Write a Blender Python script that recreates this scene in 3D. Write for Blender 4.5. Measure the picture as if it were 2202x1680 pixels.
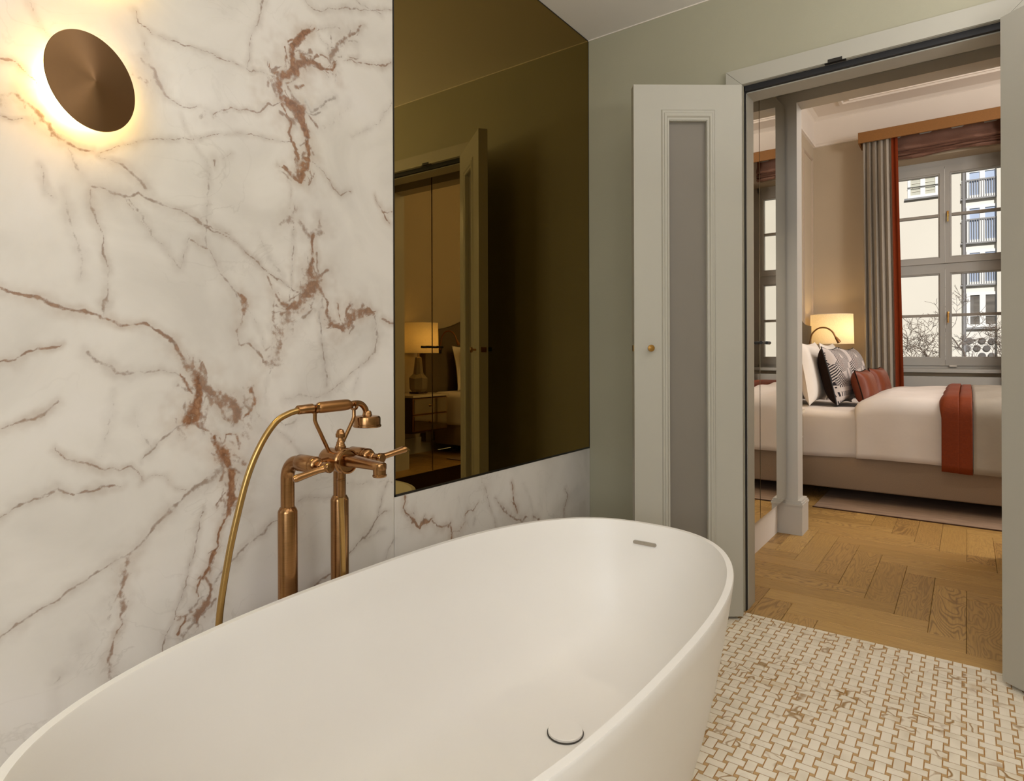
import bpy, bmesh, math, random
import numpy as np
from mathutils import Vector, Matrix

random.seed(7)
for o in list(bpy.data.objects):
    bpy.data.objects.remove(o)
SC = bpy.context.scene
COL = SC.collection

# ------------------------------------------------------------------ camera
FPX, CX, CY, CAMH, RHO = 1335.0, 1101.0, 762.0, 1.05, 0.0033
TH = math.atan2(979, 1335)
FW = Vector((-math.sin(TH), math.cos(TH), 0))
R0 = Vector((math.cos(TH), math.sin(TH), 0))
RT = (R0 - Vector((0, 0, RHO))).normalized()
UP = RT.cross(FW).normalized()
CAM = Vector((1.45, 0.0, CAMH))
cd = bpy.data.cameras.new('camera')
cam = bpy.data.objects.new('camera', cd)
COL.objects.link(cam)
M = Matrix((RT, UP, -FW)).transposed().to_4x4()
M.translation = CAM
cam.matrix_world = M
cd.sensor_width = 36.0
cd.lens = 36.0 * FPX / 2202.0
cd.shift_x = 0.0
cd.shift_y = -(840 - CY) / 2202.0
cd.clip_start = 0.02
cd.clip_end = 200
SC.camera = cam


def ray(u, v):
    return FW + (u - CX) / FPX * RT - (v - CY) / FPX * UP


def onx(u, v, x):
    d = ray(u, v)
    return CAM + d * ((x - CAM.x) / d.x)


def ony(u, v, y):
    d = ray(u, v)
    return CAM + d * ((y - CAM.y) / d.y)


def onz(u, v, z):
    d = ray(u, v)
    return CAM + d * ((z - CAM.z) / d.z)


def proj(p):
    d = Vector(p) - CAM
    t = d.dot(FW)
    return CX + FPX * d.dot(RT) / t, CY - FPX * d.dot(UP) / t, t


# ------------------------------------------------------------------ light
SC.view_settings.view_transform = 'Standard'
SC.view_settings.look = 'None'
SC.view_settings.gamma = 1.0
SC.view_settings.use_curve_mapping = False
SC.view_settings.exposure = 0.0

W = bpy.data.worlds.new('sky_world')
SC.world = W
W.use_nodes = True
wn = W.node_tree.nodes
sky = wn.new('ShaderNodeTexSky')
sky.sky_type = 'HOSEK_WILKIE'
sky.turbidity = 4.0
sky.sun_direction = Vector((0.35, -0.55, 0.75)).normalized()
W.node_tree.links.new(sky.outputs[0], wn['Background'].inputs[0])
wn['Background'].inputs[1].default_value = 0.8


def light(name, kind, loc, energy, color, size=0.5, size_y=None, aim=None, spot=None, blend=0.5):
    l = bpy.data.lights.new(name, kind)
    l.energy = energy
    l.color = color
    if kind == 'AREA':
        l.shape = 'RECTANGLE' if size_y else 'DISK'
        l.size = size
        if size_y:
            l.size_y = size_y
    elif kind == 'SUN':
        l.angle = size
    else:
        l.shadow_soft_size = size
    if kind == 'SPOT':
        l.spot_size = spot
        l.spot_blend = blend
    o = bpy.data.objects.new(name, l)
    COL.objects.link(o)
    o.location = loc
    if aim is not None:
        d = Vector(aim) - Vector(loc)
        o.rotation_euler = d.to_track_quat('-Z', 'Y').to_euler()
    return o


light('sun', 'SUN', (0, -5, 12), 3.5, (1.0, 0.97, 0.93), size=0.02, aim=(-2.0, 9.0, 7.2))
# daylight through the bathroom window behind the camera
light('bathroom_window_daylight', 'AREA', (1.75, -1.70, 1.55), 37, (0.86, 0.93, 1.0), size=1.5, size_y=1.5, aim=(1.75, 2.6, 1.55))
# added bathroom fill lamps out of view, no such fixtures known
light('bathroom_overhead_fill', 'AREA', (1.75, 0.0, 2.52), 9, (1.0, 0.97, 0.93), size=1.3, size_y=1.7, aim=(1.75, 0.0, 0))  # added soft fill from overhead
light('bathroom_side_fill', 'AREA', (2.86, -0.9, 1.65), 12, (0.98, 0.98, 1.0), size=1.0, size_y=0.9, aim=(0.0, -0.1, 1.75))  # added side fill for marble, door leaves and green wall
light('bathroom_ceiling_fill', 'AREA', (2.25, 1.5, 1.75), 34, (0.98, 0.98, 1.0), size=0.5, size_y=0.9, aim=(2.25, 1.5, 3.0))  # added, faces up to brighten the ceiling
light('bathroom_corner_fill', 'SPOT', (0.85, 1.55, 2.53), 7, (1.0, 0.96, 0.90), size=0.15, aim=(0.85, 1.6, 0), spot=math.radians(120), blend=1.0)  # added fill for the wall between door leaf and corner
# bedroom: two added fill lamps beyond the view
light('bedroom_overhead_fill', 'POINT', (2.7, 5.1, 2.85), 92, (1.0, 0.96, 0.94), size=0.3)  # added overhead fill for the bed and ceiling
light('bedroom_side_fill', 'AREA', (4.2, 5.0, 1.9), 46, (1.0, 0.97, 0.93), size=1.4, size_y=2.2, aim=(0.5, 5.4, 0.9))  # added fill for the bed, no window there
light('passage_downlight', 'SPOT', (1.14, 3.15, 2.54), 30, (1.0, 0.88, 0.70), size=0.05, aim=(1.2, 3.2, 0), spot=math.radians(105), blend=0.8)


# ------------------------------------------------------------------ materials
def lin(c):
    return tuple(((x / 255) / 12.92 if x / 255 <= 0.04045 else ((x / 255 + 0.055) / 1.055) ** 2.4) for x in c)


def newmat(name):
    m = bpy.data.materials.new(name)
    m.use_nodes = True
    nt = m.node_tree
    b = nt.nodes['Principled BSDF']
    return m, nt, b


def N(nt, typ, **kw):
    n = nt.nodes.new(typ)
    for k, v in kw.items():
        if k == 'inp':
            for kk, vv in v.items():
                n.inputs[kk].default_value = vv
        else:
            setattr(n, k, v)
    return n


def L(nt, a, b):
    nt.links.new(a, b)


def ramp(nt, stops):
    r = nt.nodes.new('ShaderNodeValToRGB')
    e = r.color_ramp.elements
    while len(e) < len(stops):
        e.new(0.5)
    for k, (p, c) in enumerate(stops):
        e[k].position = p
        e[k].color = (c[0], c[1], c[2], 1)
    return r


def simple(name, rgb, rough=0.5, metal=0.0, spec=0.5, nscale=0.0, namt=0.06, bump=0.0, bscale=None, coat=0.0, sheen=0.0, stretch=None):
    m, nt, b = newmat(name)
    c = lin(rgb)
    b.inputs['Base Color'].default_value = (*c, 1)
    b.inputs['Roughness'].default_value = rough
    b.inputs['Metallic'].default_value = metal
    b.inputs['Specular IOR Level'].default_value = spec
    if coat:
        b.inputs['Coat Weight'].default_value = coat
    if sheen:
        b.inputs['Sheen Weight'].default_value = sheen
    if nscale or bump:
        tc = N(nt, 'ShaderNodeTexCoord')
        src = tc.outputs['Object']
        if stretch:
            mp = N(nt, 'ShaderNodeMapping')
            mp.inputs['Scale'].default_value = stretch
            L(nt, src, mp.inputs[0])
            src = mp.outputs[0]
        no = N(nt, 'ShaderNodeTexNoise', inp={'Scale': nscale or bscale, 'Detail': 5.0})
        L(nt, src, no.inputs['Vector'])
        r = ramp(nt, [(0.25, tuple(x * (1 - namt) for x in c)), (0.75, tuple(min(1, x * (1 + namt)) for x in c))])
        L(nt, no.outputs['Fac'], r.inputs[0])
        L(nt, r.outputs[0], b.inputs['Base Color'])
        if bump:
            n2 = N(nt, 'ShaderNodeTexNoise', inp={'Scale': bscale or nscale, 'Detail': 4.0})
            L(nt, src, n2.inputs['Vector'])
            bp = N(nt, 'ShaderNodeBump', inp={'Strength': bump, 'Distance': 0.01})
            L(nt, n2.outputs['Fac'], bp.inputs['Height'])
            L(nt, bp.outputs[0], b.inputs['Normal'])
    return m


def glossy(name, color, rough=0.0):
    m, nt, b = newmat(name)
    nt.nodes.remove(b)
    g = N(nt, 'ShaderNodeBsdfGlossy')
    g.inputs['Color'].default_value = (*color, 1)
    g.inputs['Roughness'].default_value = rough
    L(nt, g.outputs[0], nt.nodes['Material Output'].inputs[0])
    return m


def emit(name, color, strength):
    m, nt, b = newmat(name)
    b.inputs['Base Color'].default_value = (0.8, 0.8, 0.8, 1)
    b.inputs['Emission Color'].default_value = (*color, 1)
    b.inputs['Emission Strength'].default_value = strength
    return m


def brushed(name, rgb, rough, aniso_axis=None, bump=0.05, scale=(4, 4, 220)):
    m, nt, b = newmat(name)
    c = lin(rgb)
    b.inputs['Metallic'].default_value = 1.0
    b.inputs['Roughness'].default_value = rough
    tc = N(nt, 'ShaderNodeTexCoord')
    mp = N(nt, 'ShaderNodeMapping')
    mp.inputs['Scale'].default_value = scale
    L(nt, tc.outputs['Object'], mp.inputs[0])
    no = N(nt, 'ShaderNodeTexNoise', inp={'Scale': 6.0, 'Detail': 3.0})
    L(nt, mp.outputs[0], no.inputs['Vector'])
    r = ramp(nt, [(0.3, tuple(x * 0.86 for x in c)), (0.7, tuple(min(1, x * 1.1) for x in c))])
    L(nt, no.outputs['Fac'], r.inputs[0])
    L(nt, r.outputs[0], b.inputs['Base Color'])
    mr = N(nt, 'ShaderNodeMapRange', inp={'To Min': rough * 0.85, 'To Max': rough * 1.2})
    L(nt, no.outputs['Fac'], mr.inputs['Value'])
    L(nt, mr.outputs[0], b.inputs['Roughness'])
    return m


def radial_mat():
    m, nt, b = newmat('radially_brushed_brass')
    b.inputs['Metallic'].default_value = 1.0
    b.inputs['Base Color'].default_value = (*lin((146, 114, 82)), 1)
    b.inputs['Roughness'].default_value = 0.36
    b.inputs['Anisotropic'].default_value = 0.85
    tg = N(nt, 'ShaderNodeTangent', direction_type='RADIAL', axis='X')
    L(nt, tg.outputs[0], b.inputs['Tangent'])
    return m


def marble_mat():
    m, nt, b = newmat('polished_marble')
    geo = N(nt, 'ShaderNodeNewGeometry')
    av = N(nt, 'ShaderNodeAttribute', attribute_name='vein')
    aw = N(nt, 'ShaderNodeAttribute', attribute_name='warm')
    ah = N(nt, 'ShaderNodeAttribute', attribute_name='haze')
    # cloudy base
    n1 = N(nt, 'ShaderNodeTexNoise', inp={'Scale': 3.2, 'Detail': 6.0, 'Distortion': 0.8})
    L(nt, geo.outputs['Position'], n1.inputs['Vector'])
    base = ramp(nt, [(0.32, lin((210, 203, 194))), (0.55, lin((226, 219, 210))), (0.75, lin((231, 224, 217)))])
    L(nt, n1.outputs['Fac'], base.inputs[0])
    # faint stray grey threads
    n2 = N(nt, 'ShaderNodeTexNoise', inp={'Scale': 5.0, 'Detail': 8.0, 'Distortion': 1.6})
    L(nt, geo.outputs['Position'], n2.inputs['Vector'])
    thr = ramp(nt, [(0.485, (0, 0, 0)), (0.5, (1, 1, 1)), (0.515, (0, 0, 0))])
    L(nt, n2.outputs['Fac'], thr.inputs[0])
    n3 = N(nt, 'ShaderNodeTexNoise', inp={'Scale': 2.1, 'Detail': 2.0})
    L(nt, geo.outputs['Position'], n3.inputs['Vector'])
    gate = N(nt, 'ShaderNodeMapRange', inp={'From Min': 0.48, 'From Max': 0.7, 'To Max': 0.28})
    L(nt, n3.outputs['Fac'], gate.inputs['Value'])
    tm = N(nt, 'ShaderNodeMath', operation='MULTIPLY')
    L(nt, thr.outputs[0], tm.inputs[0])
    L(nt, gate.outputs[0], tm.inputs[1])
    mx0 = N(nt, 'ShaderNodeMixRGB')
    mx0.inputs[2].default_value = (*lin((168, 158, 146)), 1)
    L(nt, tm.outputs[0], mx0.inputs[0])
    L(nt, base.outputs[0], mx0.inputs[1])
    # haze around veins
    hn = N(nt, 'ShaderNodeTexNoise', inp={'Scale': 22.0, 'Detail': 5.0})
    L(nt, geo.outputs['Position'], hn.inputs['Vector'])
    hm = N(nt, 'ShaderNodeMapRange', inp={'From Min': 0.3, 'From Max': 0.7, 'To Min': 0.25, 'To Max': 1.0})
    L(nt, hn.outputs['Fac'], hm.inputs['Value'])
    hh = N(nt, 'ShaderNodeMath', operation='MULTIPLY')
    L(nt, ah.outputs['Fac'], hh.inputs[0])
    L(nt, hm.outputs[0], hh.inputs[1])
    mx1 = N(nt, 'ShaderNodeMixRGB')
    hc = N(nt, 'ShaderNodeMixRGB')
    hc.inputs[1].default_value = (*lin((164, 152, 142)), 1)
    hc.inputs[2].default_value = (*lin((172, 146, 122)), 1)
    L(nt, aw.outputs['Fac'], hc.inputs[0])
    L(nt, hc.outputs[0], mx1.inputs[2])
    L(nt, hh.outputs[0], mx1.inputs[0])
    L(nt, mx0.outputs[0], mx1.inputs[1])
    # vein core, ragged
    vn = N(nt, 'ShaderNodeTexNoise', inp={'Scale': 70.0, 'Detail': 7.0, 'Roughness': 0.65})
    L(nt, geo.outputs['Position'], vn.inputs['Vector'])
    sub = N(nt, 'ShaderNodeMath', operation='SUBTRACT', inp={1: 0.5})
    L(nt, vn.outputs['Fac'], sub.inputs[0])
    mul = N(nt, 'ShaderNodeMath', operation='MULTIPLY', inp={1: 1.5})
    L(nt, sub.outputs[0], mul.inputs[0])
    add = N(nt, 'ShaderNodeMath', operation='ADD')
    L(nt, av.outputs['Fac'], add.inputs[0])
    L(nt, mul.outputs[0], add.inputs[1])
    core = N(nt, 'ShaderNodeMapRange', interpolation_type='SMOOTHSTEP', inp={'From Min': 0.30, 'From Max': 0.85})
    L(nt, add.outputs[0], core.inputs['Value'])
    op = N(nt, 'ShaderNodeMapRange', inp={'To Min': 0.68, 'To Max': 0.95})
    L(nt, aw.outputs['Fac'], op.inputs['Value'])
    cm = N(nt, 'ShaderNodeMath', operation='MULTIPLY')
    L(nt, core.outputs[0], cm.inputs[0])
    L(nt, op.outputs[0], cm.inputs[1])
    # gate so that noise does not speckle the clean stone
    g2 = N(nt, 'ShaderNodeMapRange', inp={'From Min': 0.04, 'From Max': 0.22})
    L(nt, av.outputs['Fac'], g2.inputs['Value'])
    cg = N(nt, 'ShaderNodeMath', operation='MULTIPLY')
    L(nt, cm.outputs[0], cg.inputs[0])
    L(nt, g2.outputs[0], cg.inputs[1])
    vcol = N(nt, 'ShaderNodeMixRGB')
    gry = ramp(nt, [(0.3, lin((126, 108, 96))), (0.7, lin((160, 144, 130)))])
    L(nt, hn.outputs['Fac'], gry.inputs[0])
    rst = ramp(nt, [(0.3, lin((102, 70, 48))), (0.52, lin((142, 98, 68))), (0.72, lin((172, 130, 98)))])
    L(nt, vn.outputs['Fac'], rst.inputs[0])
    L(nt, aw.outputs['Fac'], vcol.inputs[0])
    L(nt, gry.outputs[0], vcol.inputs[1])
    L(nt, rst.outputs[0], vcol.inputs[2])
    mx2 = N(nt, 'ShaderNodeMixRGB')
    L(nt, cg.outputs[0], mx2.inputs[0])
    L(nt, mx1.outputs[0], mx2.inputs[1])
    L(nt, vcol.outputs[0], mx2.inputs[2])
    L(nt, mx2.outputs[0], b.inputs['Base Color'])
    b.inputs['Roughness'].default_value = 0.07
    b.inputs['Specular IOR Level'].default_value = 0.45
    return m


def tile_mat():
    m, nt, b = newmat('calacatta_mosaic')
    geo = N(nt, 'ShaderNodeNewGeometry')
    at = N(nt, 'ShaderNodeAttribute', attribute_name='rnd')
    # each tile is cut from its own bit of stone
    off = N(nt, 'ShaderNodeVectorMath', operation='SCALE')
    off.inputs['Scale'].default_value = 37.0
    cb = N(nt, 'ShaderNodeCombineXYZ')
    for k in range(3):
        L(nt, at.outputs['Fac'], cb.inputs[k])
    L(nt, cb.outputs[0], off.inputs[0])
    ad = N(nt, 'ShaderNodeVectorMath', operation='ADD')
    L(nt, geo.outputs['Position'], ad.inputs[0])
    L(nt, off.outputs[0], ad.inputs[1])
    n1 = N(nt, 'ShaderNodeTexNoise', inp={'Scale': 12.0, 'Detail': 1.0, 'Distortion': 0.2})
    L(nt, ad.outputs[0], n1.inputs['Vector'])
    # clustered staining over the whole floor
    n0 = N(nt, 'ShaderNodeTexNoise', inp={'Scale': 3.6, 'Detail': 2.0})
    L(nt, geo.outputs['Position'], n0.inputs['Vector'])
    clus = N(nt, 'ShaderNodeMapRange', inp={'From Min': 0.40, 'From Max': 0.64})
    L(nt, n0.outputs['Fac'], clus.inputs['Value'])
    base = ramp(nt, [(0.28, lin((214, 203, 182))), (0.5, lin((230, 220, 201))), (0.7, lin((234, 224, 206)))])
    L(nt, n1.outputs['Fac'], base.inputs[0])
    vein = ramp(nt, [(0.47, (0, 0, 0)), (0.495, (1, 1, 1)), (0.51, (1, 1, 1)), (0.53, (0, 0, 0))])
    L(nt, n1.outputs['Fac'], vein.inputs[0])
    wn_ = N(nt, 'ShaderNodeTexWhiteNoise', noise_dimensions='1D')
    L(nt, at.outputs['Fac'], wn_.inputs['W'])
    pick = N(nt, 'ShaderNodeMath', operation='ADD')
    L(nt, wn_.outputs['Value'], pick.inputs[0])
    L(nt, clus.outputs[0], pick.inputs[1])
    pk = N(nt, 'ShaderNodeMapRange', inp={'From Min': 1.0, 'From Max': 1.35})
    L(nt, pick.outputs[0], pk.inputs['Value'])
    vm = N(nt, 'ShaderNodeMath', operation='MULTIPLY')
    L(nt, vein.outputs[0], vm.inputs[0])
    L(nt, pk.outputs[0], vm.inputs[1])
    stain = N(nt, 'ShaderNodeMapRange', inp={'From Min': 0.52, 'From Max': 0.66, 'To Max': 0.55})
    L(nt, n1.outputs['Fac'], stain.inputs['Value'])
    sm = N(nt, 'ShaderNodeMath', operation='MULTIPLY')
    L(nt, stain.outputs[0], sm.inputs[0])
    L(nt, pk.outputs[0], sm.inputs[1])
    m1 = N(nt, 'ShaderNodeMixRGB')
    m1.inputs[2].default_value = (*lin((182, 156, 108)), 1)
    L(nt, sm.outputs[0], m1.inputs[0])
    L(nt, base.outputs[0], m1.inputs[1])
    m2 = N(nt, 'ShaderNodeMixRGB')
    m2.inputs[2].default_value = (*lin((146, 108, 48)), 1)
    L(nt, vm.outputs[0], m2.inputs[0])
    L(nt, m1.outputs[0], m2.inputs[1])
    L(nt, m2.outputs[0], b.inputs['Base Color'])
    b.inputs['Roughness'].default_value = 0.3
    return m


def oak_mat():
    m, nt, b = newmat('oiled_oak')
    tc = N(nt, 'ShaderNodeTexCoord')
    oi = N(nt, 'ShaderNodeObjectInfo')
    sc = N(nt, 'ShaderNodeMath', operation='MULTIPLY', inp={1: 50.0})
    L(nt, oi.outputs['Random'], sc.inputs[0])
    cb = N(nt, 'ShaderNodeCombineXYZ')
    L(nt, sc.outputs[0], cb.inputs[0])
    L(nt, sc.outputs[0], cb.inputs[2])
    ad = N(nt, 'ShaderNodeVectorMath', operation='ADD')
    L(nt, tc.outputs['Object'], ad.inputs[0])
    L(nt, cb.outputs[0], ad.inputs[1])
    mp = N(nt, 'ShaderNodeMapping')
    mp.inputs['Scale'].default_value = (1.7, 8.5, 1.0)
    L(nt, ad.outputs[0], mp.inputs[0])
    n1 = N(nt, 'ShaderNodeTexNoise', inp={'Scale': 1.0, 'Detail': 2.6, 'Distortion': 0.45})
    L(nt, mp.outputs[0], n1.inputs['Vector'])
    mu = N(nt, 'ShaderNodeMath', operation='MULTIPLY', inp={1: 165.0})
    L(nt, n1.outputs['Fac'], mu.inputs[0])
    si = N(nt, 'ShaderNodeMath', operation='SINE')
    L(nt, mu.outputs[0], si.inputs[0])
    mr = N(nt, 'ShaderNodeMapRange', inp={'From Min': 0.05, 'From Max': 1.0})
    L(nt, si.outputs[0], mr.inputs['Value'])
    mp2 = N(nt, 'ShaderNodeMapping')
    mp2.inputs['Scale'].default_value = (9.0, 190.0, 1.0)
    L(nt, ad.outputs[0], mp2.inputs[0])
    n2 = N(nt, 'ShaderNodeTexNoise', inp={'Scale': 1.0, 'Detail': 4.0})
    L(nt, mp2.outputs[0], n2.inputs['Vector'])
    base = ramp(nt, [(0.0, lin((166, 130, 72))), (0.5, lin((184, 147, 86))), (1.0, lin((158, 121, 68)))])
    L(nt, oi.outputs['Random'], base.inputs[0])
    fine = N(nt, 'ShaderNodeMixRGB', blend_type='MULTIPLY')
    fr = ramp(nt, [(0.3, (0.66, 0.62, 0.56)), (0.6, (1.05, 1.03, 1.0))])
    L(nt, n2.outputs['Fac'], fr.inputs[0])
    fine.inputs[0].default_value = 0.55
    L(nt, base.outputs[0], fine.inputs[1])
    L(nt, fr.outputs[0], fine.inputs[2])
    # only some boards show the cathedral figure strongly
    wn2 = N(nt, 'ShaderNodeTexWhiteNoise', noise_dimensions='1D')
    L(nt, sc.outputs[0], wn2.inputs['W'])
    am = N(nt, 'ShaderNodeMapRange', inp={'From Min': 0.2, 'From Max': 1.0, 'To Min': 0.10, 'To Max': 0.58})
    L(nt, wn2.outputs['Value'], am.inputs['Value'])
    fm = N(nt, 'ShaderNodeMath', operation='MULTIPLY')
    L(nt, mr.outputs[0], fm.inputs[0])
    L(nt, am.outputs[0], fm.inputs[1])
    mx = N(nt, 'ShaderNodeMixRGB')
    mx.inputs[2].default_value = (*lin((92, 58, 26)), 1)
    L(nt, fm.outputs[0], mx.inputs[0])
    L(nt, fine.outputs[0], mx.inputs[1])
    L(nt, mx.outputs[0], b.inputs['Base Color'])
    b.inputs['Roughness'].default_value = 0.42
    bp = N(nt, 'ShaderNodeBump', inp={'Strength': 0.12, 'Distance': 0.002})
    L(nt, n2.outputs['Fac'], bp.inputs['Height'])
    L(nt, bp.outputs[0], b.inputs['Normal'])
    return m


def pattern_mat():
    # woven black and white geometric cloth: bands of stripes, checks and leaves
    m, nt, b = newmat('geometric_cloth')
    tc = N(nt, 'ShaderNodeTexCoord')
    sep = N(nt, 'ShaderNodeSeparateXYZ')
    L(nt, tc.outputs['Object'], sep.inputs[0])

    def math_(op, a, c, d=None):
        n = N(nt, 'ShaderNodeMath', operation=op)
        for k, v in enumerate((a, c)):
            if v is None:
                continue
            if isinstance(v, (int, float)):
                n.inputs[k].default_value = v
            else:
                L(nt, v, n.inputs[k])
        return n.outputs[0]
    X, Y = sep.outputs[0], sep.outputs[1]
    dg1 = math_('ADD', X, Y)
    dg2 = math_('SUBTRACT', X, Y)
    st1 = math_('GREATER_THAN', math_('SINE', math_('MULTIPLY', dg1, 330.0), None), 0.1)
    st2 = math_('GREATER_THAN', math_('SINE', math_('MULTIPLY', dg2, 300.0), None), 0.0)
    chk = math_('MULTIPLY', math_('SINE', math_('MULTIPLY', X, 380.0), None), math_('SINE', math_('MULTIPLY', Y, 380.0), None))
    ck = math_('GREATER_THAN', chk, 0.0)
    bars = math_('GREATER_THAN', math_('SINE', math_('MULTIPLY', X, 420.0), None), 0.2)
    vo = N(nt, 'ShaderNodeTexVoronoi', inp={'Scale': 11.0})
    mp = N(nt, 'ShaderNodeMapping')
    mp.inputs['Rotation'].default_value = (0, 0, 0.6)
    L(nt, tc.outputs['Object'], mp.inputs[0])
    L(nt, mp.outputs[0], vo.inputs['Vector'])
    s2 = N(nt, 'ShaderNodeSeparateColor')
    L(nt, vo.outputs['Color'], s2.inputs[0])
    pickv = s2.outputs[0]

    def mixv(f, a, c):
        n = N(nt, 'ShaderNodeMix')
        L(nt, f, n.inputs[0])
        for k, v in ((2, a), (3, c)):
            if isinstance(v, (int, float)):
                n.inputs[k].default_value = v
            else:
                L(nt, v, n.inputs[k])
        return n.outputs[0]
    r1 = mixv(math_('GREATER_THAN', pickv, 0.3), 0.0, st1)
    r2 = mixv(math_('GREATER_THAN', pickv, 0.5), r1, ck)
    r3 = mixv(math_('GREATER_THAN', pickv, 0.68), r2, st2)
    r4 = mixv(math_('GREATER_THAN', pickv, 0.88), r3, 1.0)
    # lower bands
    band = math_('LESS_THAN', Y, -0.09)
    r5 = mixv(band, r4, mixv(math_('GREATER_THAN', math_('SINE', math_('MULTIPLY', Y, 95.0), None), 0.1), bars, 0.0))
    col = N(nt, 'ShaderNodeMixRGB')
    col.inputs[1].default_value = (*lin((205, 193, 186)), 1)
    col.inputs[2].default_value = (*lin((32, 26, 32)), 1)
    L(nt, r5, col.inputs[0])
    L(nt, col.outputs[0], b.inputs['Base Color'])
    b.inputs['Roughness'].default_value = 0.85
    return m


def shade_mat():
    m, nt, b = newmat('lamp_shade_linen')
    nt.nodes.remove(b)
    d = N(nt, 'ShaderNodeBsdfDiffuse')
    t = N(nt, 'ShaderNodeBsdfTranslucent')
    tc = N(nt, 'ShaderNodeTexCoord')
    mp = N(nt, 'ShaderNodeMapping')
    mp.inputs['Scale'].default_value = (120, 120, 30)
    L(nt, tc.outputs['Object'], mp.inputs[0])
    no = N(nt, 'ShaderNodeTexNoise', inp={'Scale': 3.0, 'Detail': 3.0})
    L(nt, mp.outputs[0], no.inputs['Vector'])
    r = ramp(nt, [(0.3, lin((226, 214, 190))), (0.7, lin((244, 234, 212)))])
    L(nt, no.outputs['Fac'], r.inputs[0])
    L(nt, r.outputs[0], d.inputs[0])
    L(nt, r.outputs[0], t.inputs[0])
    mx = N(nt, 'ShaderNodeMixShader', inp={0: 0.5})
    L(nt, d.outputs[0], mx.inputs[1])
    L(nt, t.outputs[0], mx.inputs[2])
    L(nt, mx.outputs[0], nt.nodes['Material Output'].inputs[0])
    return m


def pane_mat():
    m, nt, b = newmat('window_glass')
    nt.nodes.remove(b)
    tr = N(nt, 'ShaderNodeBsdfTransparent')
    gl = N(nt, 'ShaderNodeBsdfGlossy')
    gl.inputs['Roughness'].default_value = 0.0
    fr = N(nt, 'ShaderNodeFresnel', inp={'IOR': 1.15})
    mx = N(nt, 'ShaderNodeMixShader')
    L(nt, fr.outputs[0], mx.inputs[0])
    L(nt, tr.outputs[0], mx.inputs[1])
    L(nt, gl.outputs[0], mx.inputs[2])
    L(nt, mx.outputs[0], nt.nodes['Material Output'].inputs[0])
    return m


def perforated_mat():
    m, nt, b = newmat('perforated_panel')
    tc = N(nt, 'ShaderNodeTexCoord')
    mp = N(nt, 'ShaderNodeMapping')
    mp.inputs['Scale'].default_value = (60, 60, 60)
    L(nt, tc.outputs['Object'], mp.inputs[0])
    ck = N(nt, 'ShaderNodeTexChecker', inp={'Scale': 1.0})
    ck.inputs['Color1'].default_value = (*lin((34, 32, 30)), 1)
    ck.inputs['Color2'].default_value = (*lin((176, 170, 160)), 1)
    L(nt, mp.outputs[0], ck.inputs['Vector'])
    L(nt, ck.outputs[0], b.inputs['Base Color'])
    return m


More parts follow.
